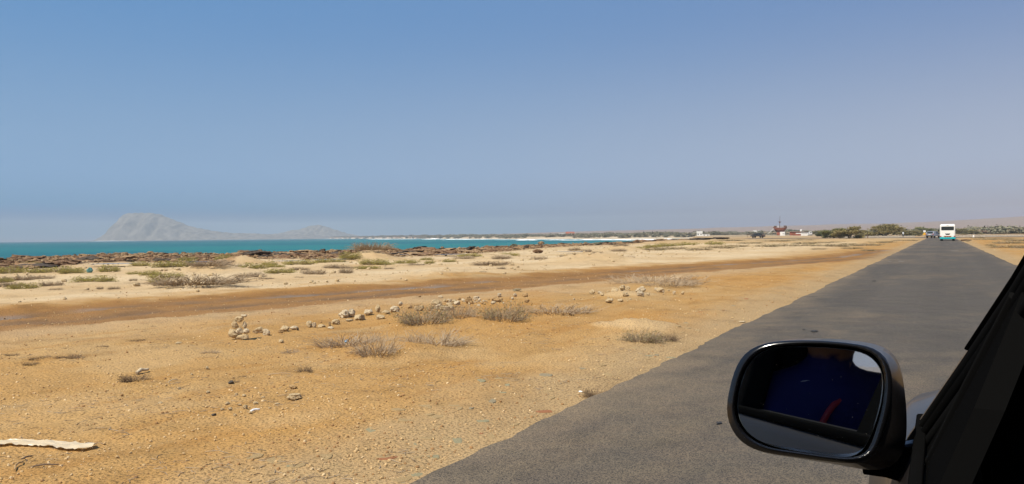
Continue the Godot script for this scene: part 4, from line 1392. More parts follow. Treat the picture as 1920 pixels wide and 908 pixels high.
func make_trees() -> void:
	var k := 0
	for t in [
		["acacia_tree", -25.78, -231.53, 7.297, 2.481, "tree_leaf", "green spreading thorn tree, seaward half of the pair by the kiosk", "tree"],
		["acacia_tree", -20.46, -216.61, 6.497, 2.707, "tree_leaf_dry", "yellow-green thorn tree overlapping the greener one by the kiosk", "tree"],
		["bush", -38.71, -312.85, 3.969, 1.588, "tree_leaf_dark", "small dark green bush between the white van and the thorn trees", "bush"],
		["bush", -18.57, -223.78, 2.780, 1.251, "dusty_leaf", "dry bush at the roadward foot of the yellow-green thorn tree", "bush"],
		["bush", -25.31, -327.47, 6.895, 2.231, "tree_leaf_dry", "olive bush filling the gap between the thorn trees and the domed one", "bush"],
		["acacia_tree", -17.59, -314.25, 11.932, 4.042, "tree_leaf_dry", "wide dome-shaped brownish thorn tree before the walking person", "tree"],
		["bush", -10.28, -301.71, 5.479, 1.826, "dusty_leaf", "grey-brown bush behind the walking person", "bush"],
		["bush", -8.58, -337.29, 4.878, 2.032, "dusty_leaf", "grey-brown bush between the walking person and the yellow sign", "bush"],
		["acacia_tree", -8.94, -584.86, 11.916, 4.381, "tree_leaf", "flat-topped thorn tree rising behind the yellow sign", "tree"],
		["bush", 8.86, -440.59, 5.180, 2.849, "dusty_leaf", "round dusty bush just beside the bus, past the main road", "bush"],
		["bush", 13.90, -467.23, 9.288, 2.185, "tree_leaf_dry", "long olive bush past the low wall, next after the round one", "bush"],
		["bush", 21.64, -488.47, 10.199, 1.983, "pink_scrub", "pinkish leafless scrub behind the low wall", "bush"],
		["bush", 26.76, -489.48, 8.467, 2.258, "pink_scrub", "pale pinkish dead bush with pointed sprays behind the low wall", "bush"],
		["acacia_tree", 40.21, -808.18, 20.561, 4.206, "tree_leaf_dark", "dark flat-topped tree behind the pinkish scrub", "tree"],
		["bush", 32.22, -488.82, 8.403, 1.961, "tree_leaf", "green bush behind the low wall beyond the pinkish scrub", "bush"],
		["bush", 37.07, -490.63, 7.270, 2.516, "tree_leaf", "green bush behind the low wall, last before the car pillar", "bush"],
		["acacia_tree", 66.31, -1044.37, 21.573, 4.794, "tree_leaf_dark", "distant dark tree on the plain above the low wall", "tree"],
		["acacia_tree", -133.22, -825.88, 23.492, 5.339, "tree_leaf_dark", "dark low tree crown rising behind the red container", "tree"],
		["bush", -77.87, -597.66, 9.890, 2.663, "dusty_leaf", "grey bush behind the white van", "bush"],
	]:
		var o := thing(t[0], t[6], t[7], floor_at(t[1], t[2]), rng.randf() * TAU)
		k += 1
		inst("trunk", tree_trunk(k, 7 if t[0] == "bush" else 5), M.bark, o)
		inst("crown", crown_mesh(k, 5200 if k < 9 else 1800, 0.05 if k < 9 else 0.08, 22 if k < 9 else 14, 0.65), M[t[5]], o)
		o.scale = Vector3(t[3] * 1.3, t[4] * 1.3, t[3] * 1.1)


func make_wood() -> void:
	# the belt of scrub round the head of the bay, too far off to count
	var kinds := [crown_mesh(91, 220, 0.16, 9, 0.7), crown_mesh(92, 200, 0.17, 7, 0.7)]
	var lists := [[], []]
	while lists[0].size() + lists[1].size() < 3600:
		var a := rng.randf_range(-7.0, 41.5)
		var fr := far_r[int((a + 180) * 4)]
		if fr > 9000.0:
			fr = 760.0
		var r0 := fr + 45.0 if a > 15.4 else lerpf(760.0, 460.0, clampf((a - 5.0) / -8.0, 0, 1))
		if a < 15.4 and a > 5.0:
			r0 = 800.0
		var r := r0 + pow(rng.randf(), 1.5) * 900.0
		var x := -sin(deg_to_rad(a)) * r
		var z := -cos(deg_to_rad(a)) * r
		if nz.get_noise_2d(x * 0.012, z * 0.012) < -0.15:
			continue
		var h := rng.randf_range(1.8, 4.8) * (1.0 + 0.5 * nz.get_noise_2d(x * 0.01 + 7, z * 0.01)) * (1.0 if r < 1600 else 1.4)
		var w := h * rng.randf_range(1.4, 2.6)
		lists[rng.randi() % 2].append(Transform3D(Basis.from_euler(Vector3(0, rng.randf() * TAU, 0)).scaled(Vector3(w, h, w)), Vector3(x, hgt(x, z) - 0.2, z)))
	scatter("scrub_belt", kinds[0], M.far_scrub, lists[0], "belt of dark green scrub round the head of the bay", "scrub")
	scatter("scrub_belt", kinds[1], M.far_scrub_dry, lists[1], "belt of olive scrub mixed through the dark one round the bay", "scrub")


# ------------------------------------------------------------------ buildings by the bay
func rrect(w: float, h: float, rad: float, at: Vector3, ux: Vector3, uy: Vector3, k := 4) -> Array:
	var out := []
	for c in [[1, 1, 0.0], [-1, 1, 0.25], [-1, -1, 0.5], [1, -1, 0.75]]:
		for i in k + 1:
			var a: float = TAU * (c[2] + 0.25 * i / k)
			out.append(at + ux * (c[0] * (w / 2 - rad) + cos(a) * rad) + uy * (c[1] * (h / 2 - rad) + sin(a) * rad))
	return out


func facing(o: Node3D) -> void:   # front (+z) towards the road end we stand on
	o.rotation.y = atan2(-o.position.x, -o.position.z)


func house(label: String, at: Vector3, w: float, h: float, wall: Material, roof: Material, pitched: bool, windows: int) -> void:
	var o := thing("house", label, "house", at)
	facing(o)
	var mb := MB.new()
	mb.box(Vector3(0, h / 2 - 0.3, 0), Vector3(w, h + 0.6, w * 0.7))
	part("wall", mb, wall, o)
	var r := MB.new()
	if pitched:
		r.loft([[Vector3(-w * 0.54, h, w * 0.4), Vector3(-w * 0.54, h + w * 0.28, 0), Vector3(-w * 0.54, h, -w * 0.4)], [Vector3(w * 0.54, h, w * 0.4), Vector3(w * 0.54, h + w * 0.28, 0), Vector3(w * 0.54, h, -w * 0.4)]])
	else:
		r.box(Vector3(0, h + 0.1, 0), Vector3(w * 1.04, 0.2, w * 0.74))
	part("roof", r, roof, o)
	for i in windows:
		var b := MB.new()
		var x := (float(i) + 0.5) / windows * w - w / 2
		b.box(Vector3(x, h * 0.55, w * 0.35 + 0.02), Vector3(w / windows * 0.4, h * 0.35, 0.08))
		part("window", b, M.dark_glass, o)


func make_village() -> void:
	var p := Vector3(-103.535, 0, -602.421)
	var at := floor_at(p.x, p.z)
	# the beach bar built as a ship
	var ship := thing("ship_building", "rust-red ship-shaped beach bar with a tall mast", "building", at)
	facing(ship)
	var hull := MB.new()
	var rings := []
	for i in 13:
		var t := i / 12.0
		var x := lerpf(-4.9, 4.9, t)
		var e := absf(2.0 * t - 1.0)
		var half := 2.3 * sqrt(maxf(0.02, 1.0 - pow(e, 2.6)))
		var keel := 2.0 + 2.0 * pow(e, 3.0)
		var deck := 5.5 + 0.7 * pow(e, 2.0)
		rings.append([Vector3(x * 0.8, keel, half * 0.25), Vector3(x * 0.95, lerpf(keel, deck, 0.5), half * 0.9), Vector3(x, deck, half), Vector3(x, deck, -half), Vector3(x * 0.95, lerpf(keel, deck, 0.5), -half * 0.9), Vector3(x * 0.8, keel, -half * 0.25)])
	hull.loft(rings)
	part("hull", hull, M.rust_red, ship)
	for q in [[-3.3, 6.4, 1.9], [3.6, 6.5, 2.0]]:
		var ca := MB.new()
		ca.box(Vector3(q[0], q[1], 0), Vector3(q[2], 1.2, 2.6), Basis(), 0.1)
		part("raised_deck", ca, M.wood_brown, ship)
	var fl := MB.new()
	fl.box(Vector3(0.4, 1.0, 0), Vector3(5.6, 2.6, 3.2))
	part("ground_floor", fl, M.brick_red, ship)
	var mast := MB.new()
	mast.tube([Vector3(-0.3, 5.4, 0), Vector3(-0.2, 9.5, 0), Vector3(0.0, 14.2, 0)], [0.22, 0.16, 0.08], 6)
	var mp := part("mast", mast, M.wood_brown, ship)
	var nest := MB.new()
	nest.lathe([Vector2(0.25, 0.0), Vector2(0.75, 0.9), Vector2(0.6, 0.9), Vector2(0.2, 0.1)], Vector3(-0.2, 8.9, 0), Vector3.UP, 10)
	part("crows_nest", nest, M.rust_red, mp)
	var yd := MB.new()
	yd.box(Vector3(-0.2, 10.0, 0), Vector3(2.2, 0.18, 0.18))
	part("yard", yd, M.wood_brown, mp)
	var post := MB.new()
	post.box(Vector3(-1.3, 6.3, 1.0), Vector3(0.35, 1.6, 0.3))
	part("chimney", post, M.white_paint, ship)
	var gang := MB.new()
	gang.box(Vector3(-6.6, 3.0, 1.2), Vector3(6.0, 0.5, 1.3), Basis(Vector3(0, 0, 1), 0.72))
	part("gangway", gang, M.plaster, ship)
	for q in [[-4.2, 1.9, "thatched shade hut under the bow of the ship-shaped bar"], [5.6, 1.7, "grey thatched shade hut under the stern of the ship-shaped bar"], [-10.2, 1.8, "small dark thatched parasol at the foot of the bar's gangway"]]:
		var hp := at + ship.basis.x * float(q[0]) + ship.basis.z * 3.5
		var hut := thing("shade_hut", q[2], "hut", floor_at(hp.x, hp.z))
		facing(hut)
		var th := MB.new()
		th.lathe([Vector2(q[1] + 0.1, 1.7), Vector2(q[1] * 0.6, 2.1), Vector2(0.1, 2.6)], Vector3.ZERO, Vector3.UP, 10)
		part("roof", th, M.thatch, hut)
		for c in [Vector2(-0.7, -0.7), Vector2(0.7, -0.7), Vector2(0.7, 0.7), Vector2(-0.7, 0.7)]:
			var ps := MB.new()
			ps.tube([Vector3(c.x * q[1], -0.3, c.y * q[1]), Vector3(c.x * q[1], 1.85, c.y * q[1])], [0.1, 0.09], 5)
			part("post", ps, M.wood_brown, hut)
	var kp := Vector3(-85.348, 0, -504.826)
	var kiosk := thing("kiosk", "square white kiosk standing under the ship-shaped bar", "kiosk", floor_at(kp.x, kp.z))
	facing(kiosk)
	var kb := MB.new()
	kb.box(Vector3(0, 1.05, 0), Vector3(2.9, 2.4, 2.2), Basis(), 0.05)
	part("wall", kb, M.white_paint, kiosk)
	var kh := MB.new()
	kh.box(Vector3(0.6, 1.1, 1.12), Vector3(1.2, 0.35, 0.1))
	part("hatch", kh, M.steel, kiosk)
	var tp := Vector3(-78.574, 0, -512.508)
	var cont := thing("shipping_container", "red container cabin with a white sign strip, beyond the ship-shaped bar", "container", floor_at(tp.x, tp.z))
	facing(cont)
	var cb := MB.new()
	cb.box(Vector3(0, 1.25, 0), Vector3(7.4, 2.8, 2.5))
	part("body", cb, M.brick_red, cont)
	for i in 12:
		var rb := MB.new()
		rb.box(Vector3(-3.4 + i * 0.62, 1.25, 1.28), Vector3(0.2, 2.4, 0.06))
		part("rib", rb, M.brick_red, cont)
	var cr := MB.new()
	cr.box(Vector3(0.6, 2.78, 0.2), Vector3(8.4, 0.22, 3.2))
	part("roof", cr, M.concrete, cont)
	var cs := MB.new()
	cs.box(Vector3(1.4, 1.45, 1.36), Vector3(3.2, 0.5, 0.06))
	part("sign", cs, M.white_paint, cont)
	var cd := MB.new()
	cd.box(Vector3(-1.6, 1.0, 1.36), Vector3(1.3, 1.7, 0.05))
	part("door", cd, M.rust_red, cont)
	var wp := Vector3(-71.527, 0, -497.198)
	var bar := thing("kiosk", "white counter kiosk with a brown roof, next to the red container", "kiosk", floor_at(wp.x, wp.z))
	facing(bar)
	var bb := MB.new()
	bb.box(Vector3(0, 0.95, 0), Vector3(3.8, 2.2, 2.4))
	part("wall", bb, M.white_paint, bar)
	var br := MB.new()
	br.box(Vector3(0, 2.25, 0), Vector3(4.2, 0.35, 3.0))
	part("roof", br, M.wood_brown, bar)
	for i in 3:
		var ln := MB.new()
		ln.box(Vector3(0, 0.9 + i * 0.35, 1.22), Vector3(3.2, 0.1, 0.04))
		part("shelf", ln, M.steel, bar)
	var tank := thing("water_tank", "white water tank on the roof between container and counter kiosk", "tank", floor_at(wp.x, wp.z) - bar.basis.x * 1.8 + Vector3(0, 2.44, 0) - bar.basis.z * 0.3)
	var tb := MB.new()
	tb.lathe([Vector2(0.55, 0.0), Vector2(0.62, 0.1), Vector2(0.62, 0.9), Vector2(0.4, 1.15), Vector2(0.18, 1.2)], Vector3.ZERO, Vector3.UP, 14)
	part("barrel", tb, M.white_paint, tank, false)
	var lid := MB.new()
	lid.lathe([Vector2(0.2, 0.0), Vector2(0.2, 0.08), Vector2(0.12, 0.1)], Vector3(0, 1.2, 0), Vector3.UP, 10)
	part("lid", lid, M.steel, tank)
	for h in [
		["white house alone on the flat beyond the dark reef", Vector3(-163.189, 0, -602.688), 4.2, 2.6, "white_paint", "plaster", true, 2],
		["low white hut beside the house beyond the dark reef", Vector3(-153.57, 0, -584.908), 5.0, 1.3, "white_paint", "plaster", false, 2],
		["white house showing above the scrub, behind the dark parked pickup", Vector3(-193.186, 0, -964.253), 7.0, 3.0, "white_paint", "plaster", true, 2],
		["white flat-roofed house on the far shore of the bay", Vector3(-527.306, 0, -1139.635), 17.0, 5.0, "white_paint", "plaster", false, 5],
		["red-roofed building on the far shore next to the white house", Vector3(-480.644, 0, -1063.106), 12.0, 3.4, "brick_red", "brick_red", true, 3],
		["row of low white cabins on the far beach", Vector3(-448.218, 0, -945.188), 26.0, 2.6, "plaster", "plaster", false, 4],
		["small white hut on the far beach beyond the surf", Vector3(-199.606, 0, -558.592), 6.0, 3.0, "white_paint", "plaster", true, 1],
	]:
		house(h[0], floor_at(h[1].x, h[1].z), h[2], h[3], M[h[4]], M[h[5]], h[6], h[7])


# ------------------------------------------------------------------ vehicles
func wheel(o: Node3D, at: Vector3, r: float, w: float) -> void:
	var t := MB.new()
	t.lathe([Vector2(r * 0.6, -w / 2), Vector2(r * 0.92, -w / 2), Vector2(r, -w * 0.32), Vector2(r, w * 0.32), Vector2(r * 0.92, w / 2), Vector2(r * 0.6, w / 2)], at, Vector3.RIGHT, 22)
	var p := part("wheel", t, M.rubber, o)
	var h := MB.new()
	h.lathe([Vector2(r * 0.58, -w * 0.42), Vector2(r * 0.2, -w * 0.5), Vector2(r * 0.2, w * 0.5), Vector2(r * 0.58, w * 0.42)], at, Vector3.RIGHT, 14)
	part("rim", h, M.steel, p)


func panel(o: Node3D, called: String, pts: Array, push: Vector3, m: Material) -> MeshInstance3D:
	var mb := MB.new()
	var b := []
	for q in pts:
		b.append(q + push)
	mb.loft([pts, b])
	return part(called, mb, m, o)


func make_traffic() -> void:
	var p: Vector3 = (Vector3(-0.144, 0, -141.996) + Vector3(2.074, 0, -140.702)) / 2.0
	var bus := thing("minibus", "cream and turquoise minibus driving away along the road", "bus", Vector3(p.x, 0.05, p.z - 3.3))
	var X := Vector3.RIGHT
	var Y := Vector3.UP
	var body := MB.new()
	var rings := []
	for q in [[3.5, 0.22], [3.48, 0.1], [3.4, 0.03], [3.2, 0.0], [-2.9, 0.0], [-3.3, 0.05], [-3.45, 0.2]]:
		rings.append(rrect(2.14 - q[1] * 2, 2.16 - q[1] * 2, 0.26, Vector3(0, 1.54, q[0]), X, Y))
	body.loft(rings)
	part("body", body, M.cream_paint, bus, true)
	var skirt := MB.new()
	rings = []
	for q in [[3.56, 0.1], [3.53, 0.02], [3.4, 0.0], [-3.4, 0.0], [-3.55, 0.08]]:
		rings.append(rrect(2.2 - q[1] * 2, 0.27, 0.06, Vector3(0, 0.44, q[0]), X, Y, 2))
	skirt.loft(rings)
	part("bumper", skirt, M.turquoise_paint, bus)
	var under := MB.new()
	under.box(Vector3(0, 0.36, 0), Vector3(1.9, 0.2, 6.4))
	part("chassis", under, M.black_plastic, bus)
	var rw := MB.new()
	rw.loft([rrect(1.78, 0.62, 0.1, Vector3(0, 1.95, 3.47), X, Y), rrect(1.74, 0.58, 0.1, Vector3(0, 1.95, 3.515), X, Y)])
	var win := part("rear_window", rw, M.dark_glass, bus)
	var wip := MB.new()
	wip.tube([Vector3(0.2, 1.7, 3.53), Vector3(0.45, 2.1, 3.53)], [0.015, 0.01], 4)
	part("wiper", wip, M.black_plastic, win)
	panel(bus, "vent", [Vector3(-0.38, 1.15, 3.49), Vector3(0.38, 1.15, 3.49), Vector3(0.22, 0.95, 3.49), Vector3(-0.22, 0.95, 3.49)], Vector3(0, 0, 0.03), M.black_plastic)
	var badge := MB.new()
	badge.box(Vector3(0, 2.42, 3.46), Vector3(0.34, 0.07, 0.08))
	part("badge", badge, M.steel, bus)
	for s in [-1.0, 1.0]:
		var lamp := MB.new()
		lamp.box(Vector3(0.94 * s, 0.69, 3.46), Vector3(0.16, 0.2, 0.1), Basis(), 0.02)
		part("tail_lamp", lamp, M.red_lamp, bus)
		var rev := MB.new()
		rev.box(Vector3(0.77 * s, 0.69, 3.48), Vector3(0.16, 0.15, 0.07), Basis(), 0.02)
		part("reversing_lamp", rev, M.clear_lamp, bus)
		var arm := MB.new()
		arm.tube([Vector3(1.05 * s, 1.7, -3.1), Vector3(1.22 * s, 1.75, -3.2)], [0.02, 0.02], 4)
		arm.box(Vector3(1.24 * s, 1.65, -3.2), Vector3(0.16, 0.36, 0.1), Basis(), 0.02)
		part("wing_mirror", arm, M.black_plastic, bus)
		for i in 4:
			var sw := MB.new()
			sw.box(Vector3(1.068 * s, 1.92, 2.3 - i * 1.45), Vector3(0.03, 0.62, 1.25), Basis(), 0.01)
			part("side_window", sw, M.dark_glass, bus)
		wheel(bus, Vector3(0.82 * s, 0.36, 2.15), 0.38, 0.34)
		wheel(bus, Vector3(0.85 * s, 0.36, -1.9), 0.38, 0.24)
	for i in 3:
		var am := MB.new()
		am.box(Vector3(-0.3 + 0.3 * i, 0.67, 3.5), Vector3(0.2, 0.13, 0.07))
		part("reflector", am, M.red_lamp, bus)
	var plate := MB.new()
	plate.box(Vector3(0, 0.67, 3.47), Vector3(1.05, 0.2, 0.06))
	part("plate_panel", plate, M.amber_lamp, bus)
	car(Vector3(-1.55, 0.05, -208.0), -0.32, M.silver_paint, "silver estate car stopped at the junction beside the bus", "car")
	var vp := Vector3(-69.925, 0, -508.522)
	car(floor_at(vp.x, vp.z), 0.35, M.white_paint, "white van parked beside the counter kiosk", "van", 1.45)
	var dp := Vector3(-56.57, 0, -285.053)
	car(floor_at(dp.x, dp.z), 1.3, mat("dark_paint", lin(0.04, 0.035, 0.035), 0.35), "dark pickup parked on the sand well short of the ship-shaped bar", "pickup", 1.0)
	var pr := Vector3(-64.945, 0, -313.044)
	var par := thing("shade_hut", "dark flat shade roof on posts beside the parked dark pickup", "hut", floor_at(pr.x, pr.z))
	facing(par)
	var rf := MB.new()
	rf.box(Vector3(0, 1.35, 0), Vector3(2.6, 0.16, 1.8))
	part("roof", rf, M.wood_brown, par)
	for c in [Vector2(-1.1, 0.7), Vector2(1.1, 0.7), Vector2(1.1, -0.7), Vector2(-1.1, -0.7)]:
		var ps := MB.new()
		ps.tube([Vector3(c.x, -0.2, c.y), Vector3(c.x, 1.3, c.y)], [0.06, 0.06], 5)
		part("post", ps, M.wood_brown, par)
	# signs and posts by the junction
	var sp := Vector3(-3.787, 0, -239.021)
	var sign := thing("road_sign", "yellow triangular road sign with a white panel on top", "sign", floor_at(sp.x, sp.z))
	var po := MB.new()
	po.tube([Vector3(0, -0.2, 0), Vector3(0, 1.95, 0)], [0.035, 0.035], 6)
	part("post", po, M.steel, sign)
	panel(sign, "triangle", [Vector3(-0.5, 0.72, 0.05), Vector3(0.5, 0.72, 0.05), Vector3(0, 1.55, 0.05)], Vector3(0, 0, 0.03), mat("sign_yellow", lin(0.75, 0.40, 0.03), 0.5))
	panel(sign, "panel", [Vector3(-0.3, 1.45, 0.09), Vector3(0.3, 1.45, 0.09), Vector3(0.3, 1.95, 0.09), Vector3(-0.3, 1.95, 0.09)], Vector3(0, 0, 0.03), M.white_paint)
	var mp := Vector3(6.779, 0, -213.445)
	var mark := thing("marker_post", "short white marker post on the sand across the road", "post", floor_at(mp.x, mp.z))
	var ms := MB.new()
	ms.lathe([Vector2(0.2, -0.2), Vector2(0.19, 0.4), Vector2(0.12, 0.55)], Vector3.ZERO, Vector3.UP, 10)
	part("shaft", ms, M.white_paint, mark)
	var cap := MB.new()
	cap.lathe([Vector2(0.12, 0.55), Vector2(0.05, 0.62)], Vector3.ZERO, Vector3.UP, 10)
	part("tip", cap, M.concrete, mark)
	var lp := Vector3(3.628, 0, -147.142)
	var lg := MB.new()
	lg.tube([Vector3(-0.75, 0.05, 0.25), Vector3(-0.1, 0.09, 0.05), Vector3(0.75, 0.06, -0.3)], [0.11, 0.13, 0.09], 8)
	var log := part("log", lg, M.wood_brown, null, true)
	log.position = floor_at(lp.x, lp.z) + Vector3(0, 0.03, 0)
	tag(log, "brown log lying at the sandy edge of the road past the bus", "log")
	var wp := Vector3(-16.5, 0, -221.547)
	var post := thing("wooden_post", "dark wooden post standing alone before the trees", "post", floor_at(wp.x, wp.z))
	var wm := MB.new()
	wm.tube([Vector3(0, -0.2, 0), Vector3(0.04, 0.6, 0), Vector3(0.02, 1.2, 0.02)], [0.11, 0.1, 0.08], 6)
	part("shaft", wm, M.wood_brown, post)
	var wc := MB.new()
	wc.box(Vector3(0.02, 1.22, 0.02), Vector3(0.2, 0.14, 0.2))
	part("cap", wc, M.tree_leaf_dark, post)
	# someone walking by the thorn tree
	var wk := Vector3(-8.923, 0, -238.996)
	var cloth := [Color(0.72, 0.72, 0.72), Color(0.035, 0.04, 0.06), Color(0.09, 0.05, 0.03), Color(0.012, 0.01, 0.01)]
	var walker := thing("person", "person in a white top and dark trousers walking beyond the scrub", "person", floor_at(wk.x, wk.z), 0.6)
	var b := MB.new()
	body_mesh(b, [
		[Vector3(-0.09, 0.92, 0), Vector3(-0.11, 0.5, -0.1), 0.09, 0.065, 1], [Vector3(-0.11, 0.5, -0.1), Vector3(-0.11, 0.09, 0.02), 0.062, 0.045, 1], [Vector3(-0.11, 0.06, 0.03), Vector3(-0.11, 0.045, -0.16), 0.045, 0.04, 3],
		[Vector3(0.09, 0.92, 0), Vector3(0.1, 0.5, 0.02), 0.09, 0.065, 1], [Vector3(0.1, 0.5, 0.02), Vector3(0.1, 0.09, 0.22), 0.062, 0.045, 1], [Vector3(0.1, 0.06, 0.24), Vector3(0.1, 0.045, 0.08), 0.045, 0.04, 3],
		[Vector3(0, 0.95, 0), Vector3(0, 1.15, 0), 0.14, 0.14, 0], [Vector3(0, 1.15, 0), Vector3(0, 1.38, 0.01), 0.14, 0.15, 0], [Vector3(-0.15, 1.42, 0.01), Vector3(0.15, 1.42, 0.01), 0.07, 0.07, 0],
		[Vector3(0, 1.45, 0.01), Vector3(0, 1.56, 0), 0.055, 0.05, 2], [Vector3(0, 1.62, -0.02), Vector3(0, 1.68, 0), 0.085, 0.095, 2], [Vector3(0, 1.69, 0.02), Vector3(0, 1.71, 0.01), 0.1, 0.09, 3],
		[Vector3(-0.19, 1.41, 0.01), Vector3(-0.24, 1.13, 0.06), 0.055, 0.042, 0], [Vector3(-0.24, 1.13, 0.06), Vector3(-0.24, 0.9, -0.04), 0.04, 0.03, 2],
		[Vector3(0.19, 1.41, 0.01), Vector3(0.24, 1.13, -0.04), 0.055, 0.042, 0], [Vector3(0.24, 1.13, -0.04), Vector3(0.24, 0.9, -0.14), 0.04, 0.03, 2],
	], 0.035, cloth)
	for s in [-1, 1]:
		var hz := -0.05 if s < 0 else -0.15
		var bones := [[Vector3(0.24 * s, 0.9, hz), Vector3(0.245 * s, 0.82, hz - 0.01), 0.03, 0.03, 2]]
		for f in 4:
			bones.append([Vector3(0.243 * s, 0.82, hz + 0.03 - f * 0.02), Vector3(0.238 * s, 0.74 + absf(f - 1.4) * 0.012, hz + 0.025 - f * 0.02), 0.009, 0.008, 2])
		bones.append([Vector3(0.24 * s, 0.87, hz - 0.02), Vector3(0.23 * s, 0.8, hz - 0.06), 0.011, 0.009, 2])
		body_mesh(b, bones, 0.012, cloth)
	var skin := mat("clothed_body", Color.WHITE, 0.8, 0.3)
	skin.vertex_color_use_as_albedo = true
	part("body", b, skin, walker, true)


func car(at: Vector3, turn: float, paint: Material, label: String, category: String, tall := 1.0) -> void:
	var o := thing({"car": "estate_car", "van": "parked_van", "pickup": "parked_pickup"}[category], label, category, at, turn)
	var prof := [Vector2(-2.15, 0.42), Vector2(-2.2, 0.75), Vector2(-1.25, 0.98), Vector2(-0.5, 1.5), Vector2(0.9, 1.58), Vector2(1.75, 1.48), Vector2(2.08, 1.02), Vector2(2.2, 0.95), Vector2(2.22, 0.42)]
	if category == "van":
		prof = [Vector2(-2.15, 0.42), Vector2(-2.2, 0.85), Vector2(-1.75, 1.0), Vector2(-1.2, 1.62), Vector2(0.9, 1.7), Vector2(2.1, 1.68), Vector2(2.18, 1.02), Vector2(2.2, 0.9), Vector2(2.2, 0.42)]
	elif category == "pickup":
		prof = [Vector2(-2.4, 0.5), Vector2(-2.45, 0.85), Vector2(-1.35, 1.05), Vector2(-0.75, 1.62), Vector2(0.45, 1.66), Vector2(0.62, 1.05), Vector2(2.35, 1.05), Vector2(2.4, 0.95), Vector2(2.4, 0.5)]
	var body := MB.new()
	var rings := []
	for x in [-0.9, -0.82, -0.7, 0.7, 0.82, 0.9]:
		var ring := []
		for q in prof:
			var y: float = q.y
			var in_x: float = x * (1.0 - maxf(0.0, y - 1.0) * 0.28)
			var e := 0.06 if absf(x) > 0.85 else 0.0
			ring.append(Vector3(in_x, (y - e * signf(y - 0.7)) * tall, q.x * (1.0 - e * 0.4)))
		rings.append(ring)
	body.loft(rings)
	part("body", body, paint, o)
	var t := tall
	if category == "pickup":
		panel(o, "rear_window", [Vector3(-0.6, 1.54 * t, 0.5), Vector3(0.6, 1.54 * t, 0.5), Vector3(0.66, 1.12 * t, 0.62), Vector3(-0.66, 1.12 * t, 0.62)], Vector3(0, 0.01, 0.03), M.dark_glass)
	else:
		var z0: float = prof[5].x
		var z1: float = prof[6].x
		panel(o, "rear_window", [Vector3(-0.6, 1.44 * t, z0 + 0.01), Vector3(0.6, 1.44 * t, z0 + 0.01), Vector3(0.7, 1.07 * t, z1 - 0.02), Vector3(-0.7, 1.07 * t, z1 - 0.02)], Vector3(0, 0.02, 0.03), M.dark_glass)
	panel(o, "windscreen", [Vector3(-0.62, 1.46 * t, -0.55), Vector3(0.62, 1.46 * t, -0.55), Vector3(0.72, 1.03 * t, -1.2), Vector3(-0.72, 1.03 * t, -1.2)], Vector3(0, 0.02, -0.03), M.dark_glass)
	var back: float = prof[8].x
	var bm := MB.new()
	bm.box(Vector3(0, 0.5 * t, back), Vector3(1.72, 0.24, 0.16), Basis(), 0.04)
	part("bumper", bm, M.black_plastic, o)
	var pl := MB.new()
	pl.box(Vector3(0, 0.78 * t, back + 0.01), Vector3(0.5, 0.12, 0.04))
	part("number_plate", pl, M.white_paint, o)
	for s in [-1.0, 1.0]:
		panel(o, "side_window", [Vector3(0.79 * s, 1.42 * t, 0.42), Vector3(0.79 * s, 1.42 * t, -0.42), Vector3(0.885 * s, 1.05 * t, -0.95), Vector3(0.885 * s, 1.05 * t, 0.45)], Vector3(0.02 * s, 0, 0), M.dark_glass)
		var lamp := MB.new()
		lamp.box(Vector3(0.76 * s, 0.88 * t, back - 0.03), Vector3(0.2, 0.22, 0.14), Basis(), 0.02)
		part("tail_lamp", lamp, M.red_lamp, o)
		var mir := MB.new()
		mir.box(Vector3(0.98 * s, 1.05 * t, -0.85), Vector3(0.18, 0.14, 0.08), Basis(), 0.02)
		part("wing_mirror", mir, M.black_plastic, o)
		wheel(o, Vector3(0.78 * s, 0.32, 1.4), 0.33, 0.22)
		wheel(o, Vector3(0.78 * s, 0.32, -1.4), 0.33, 0.22)


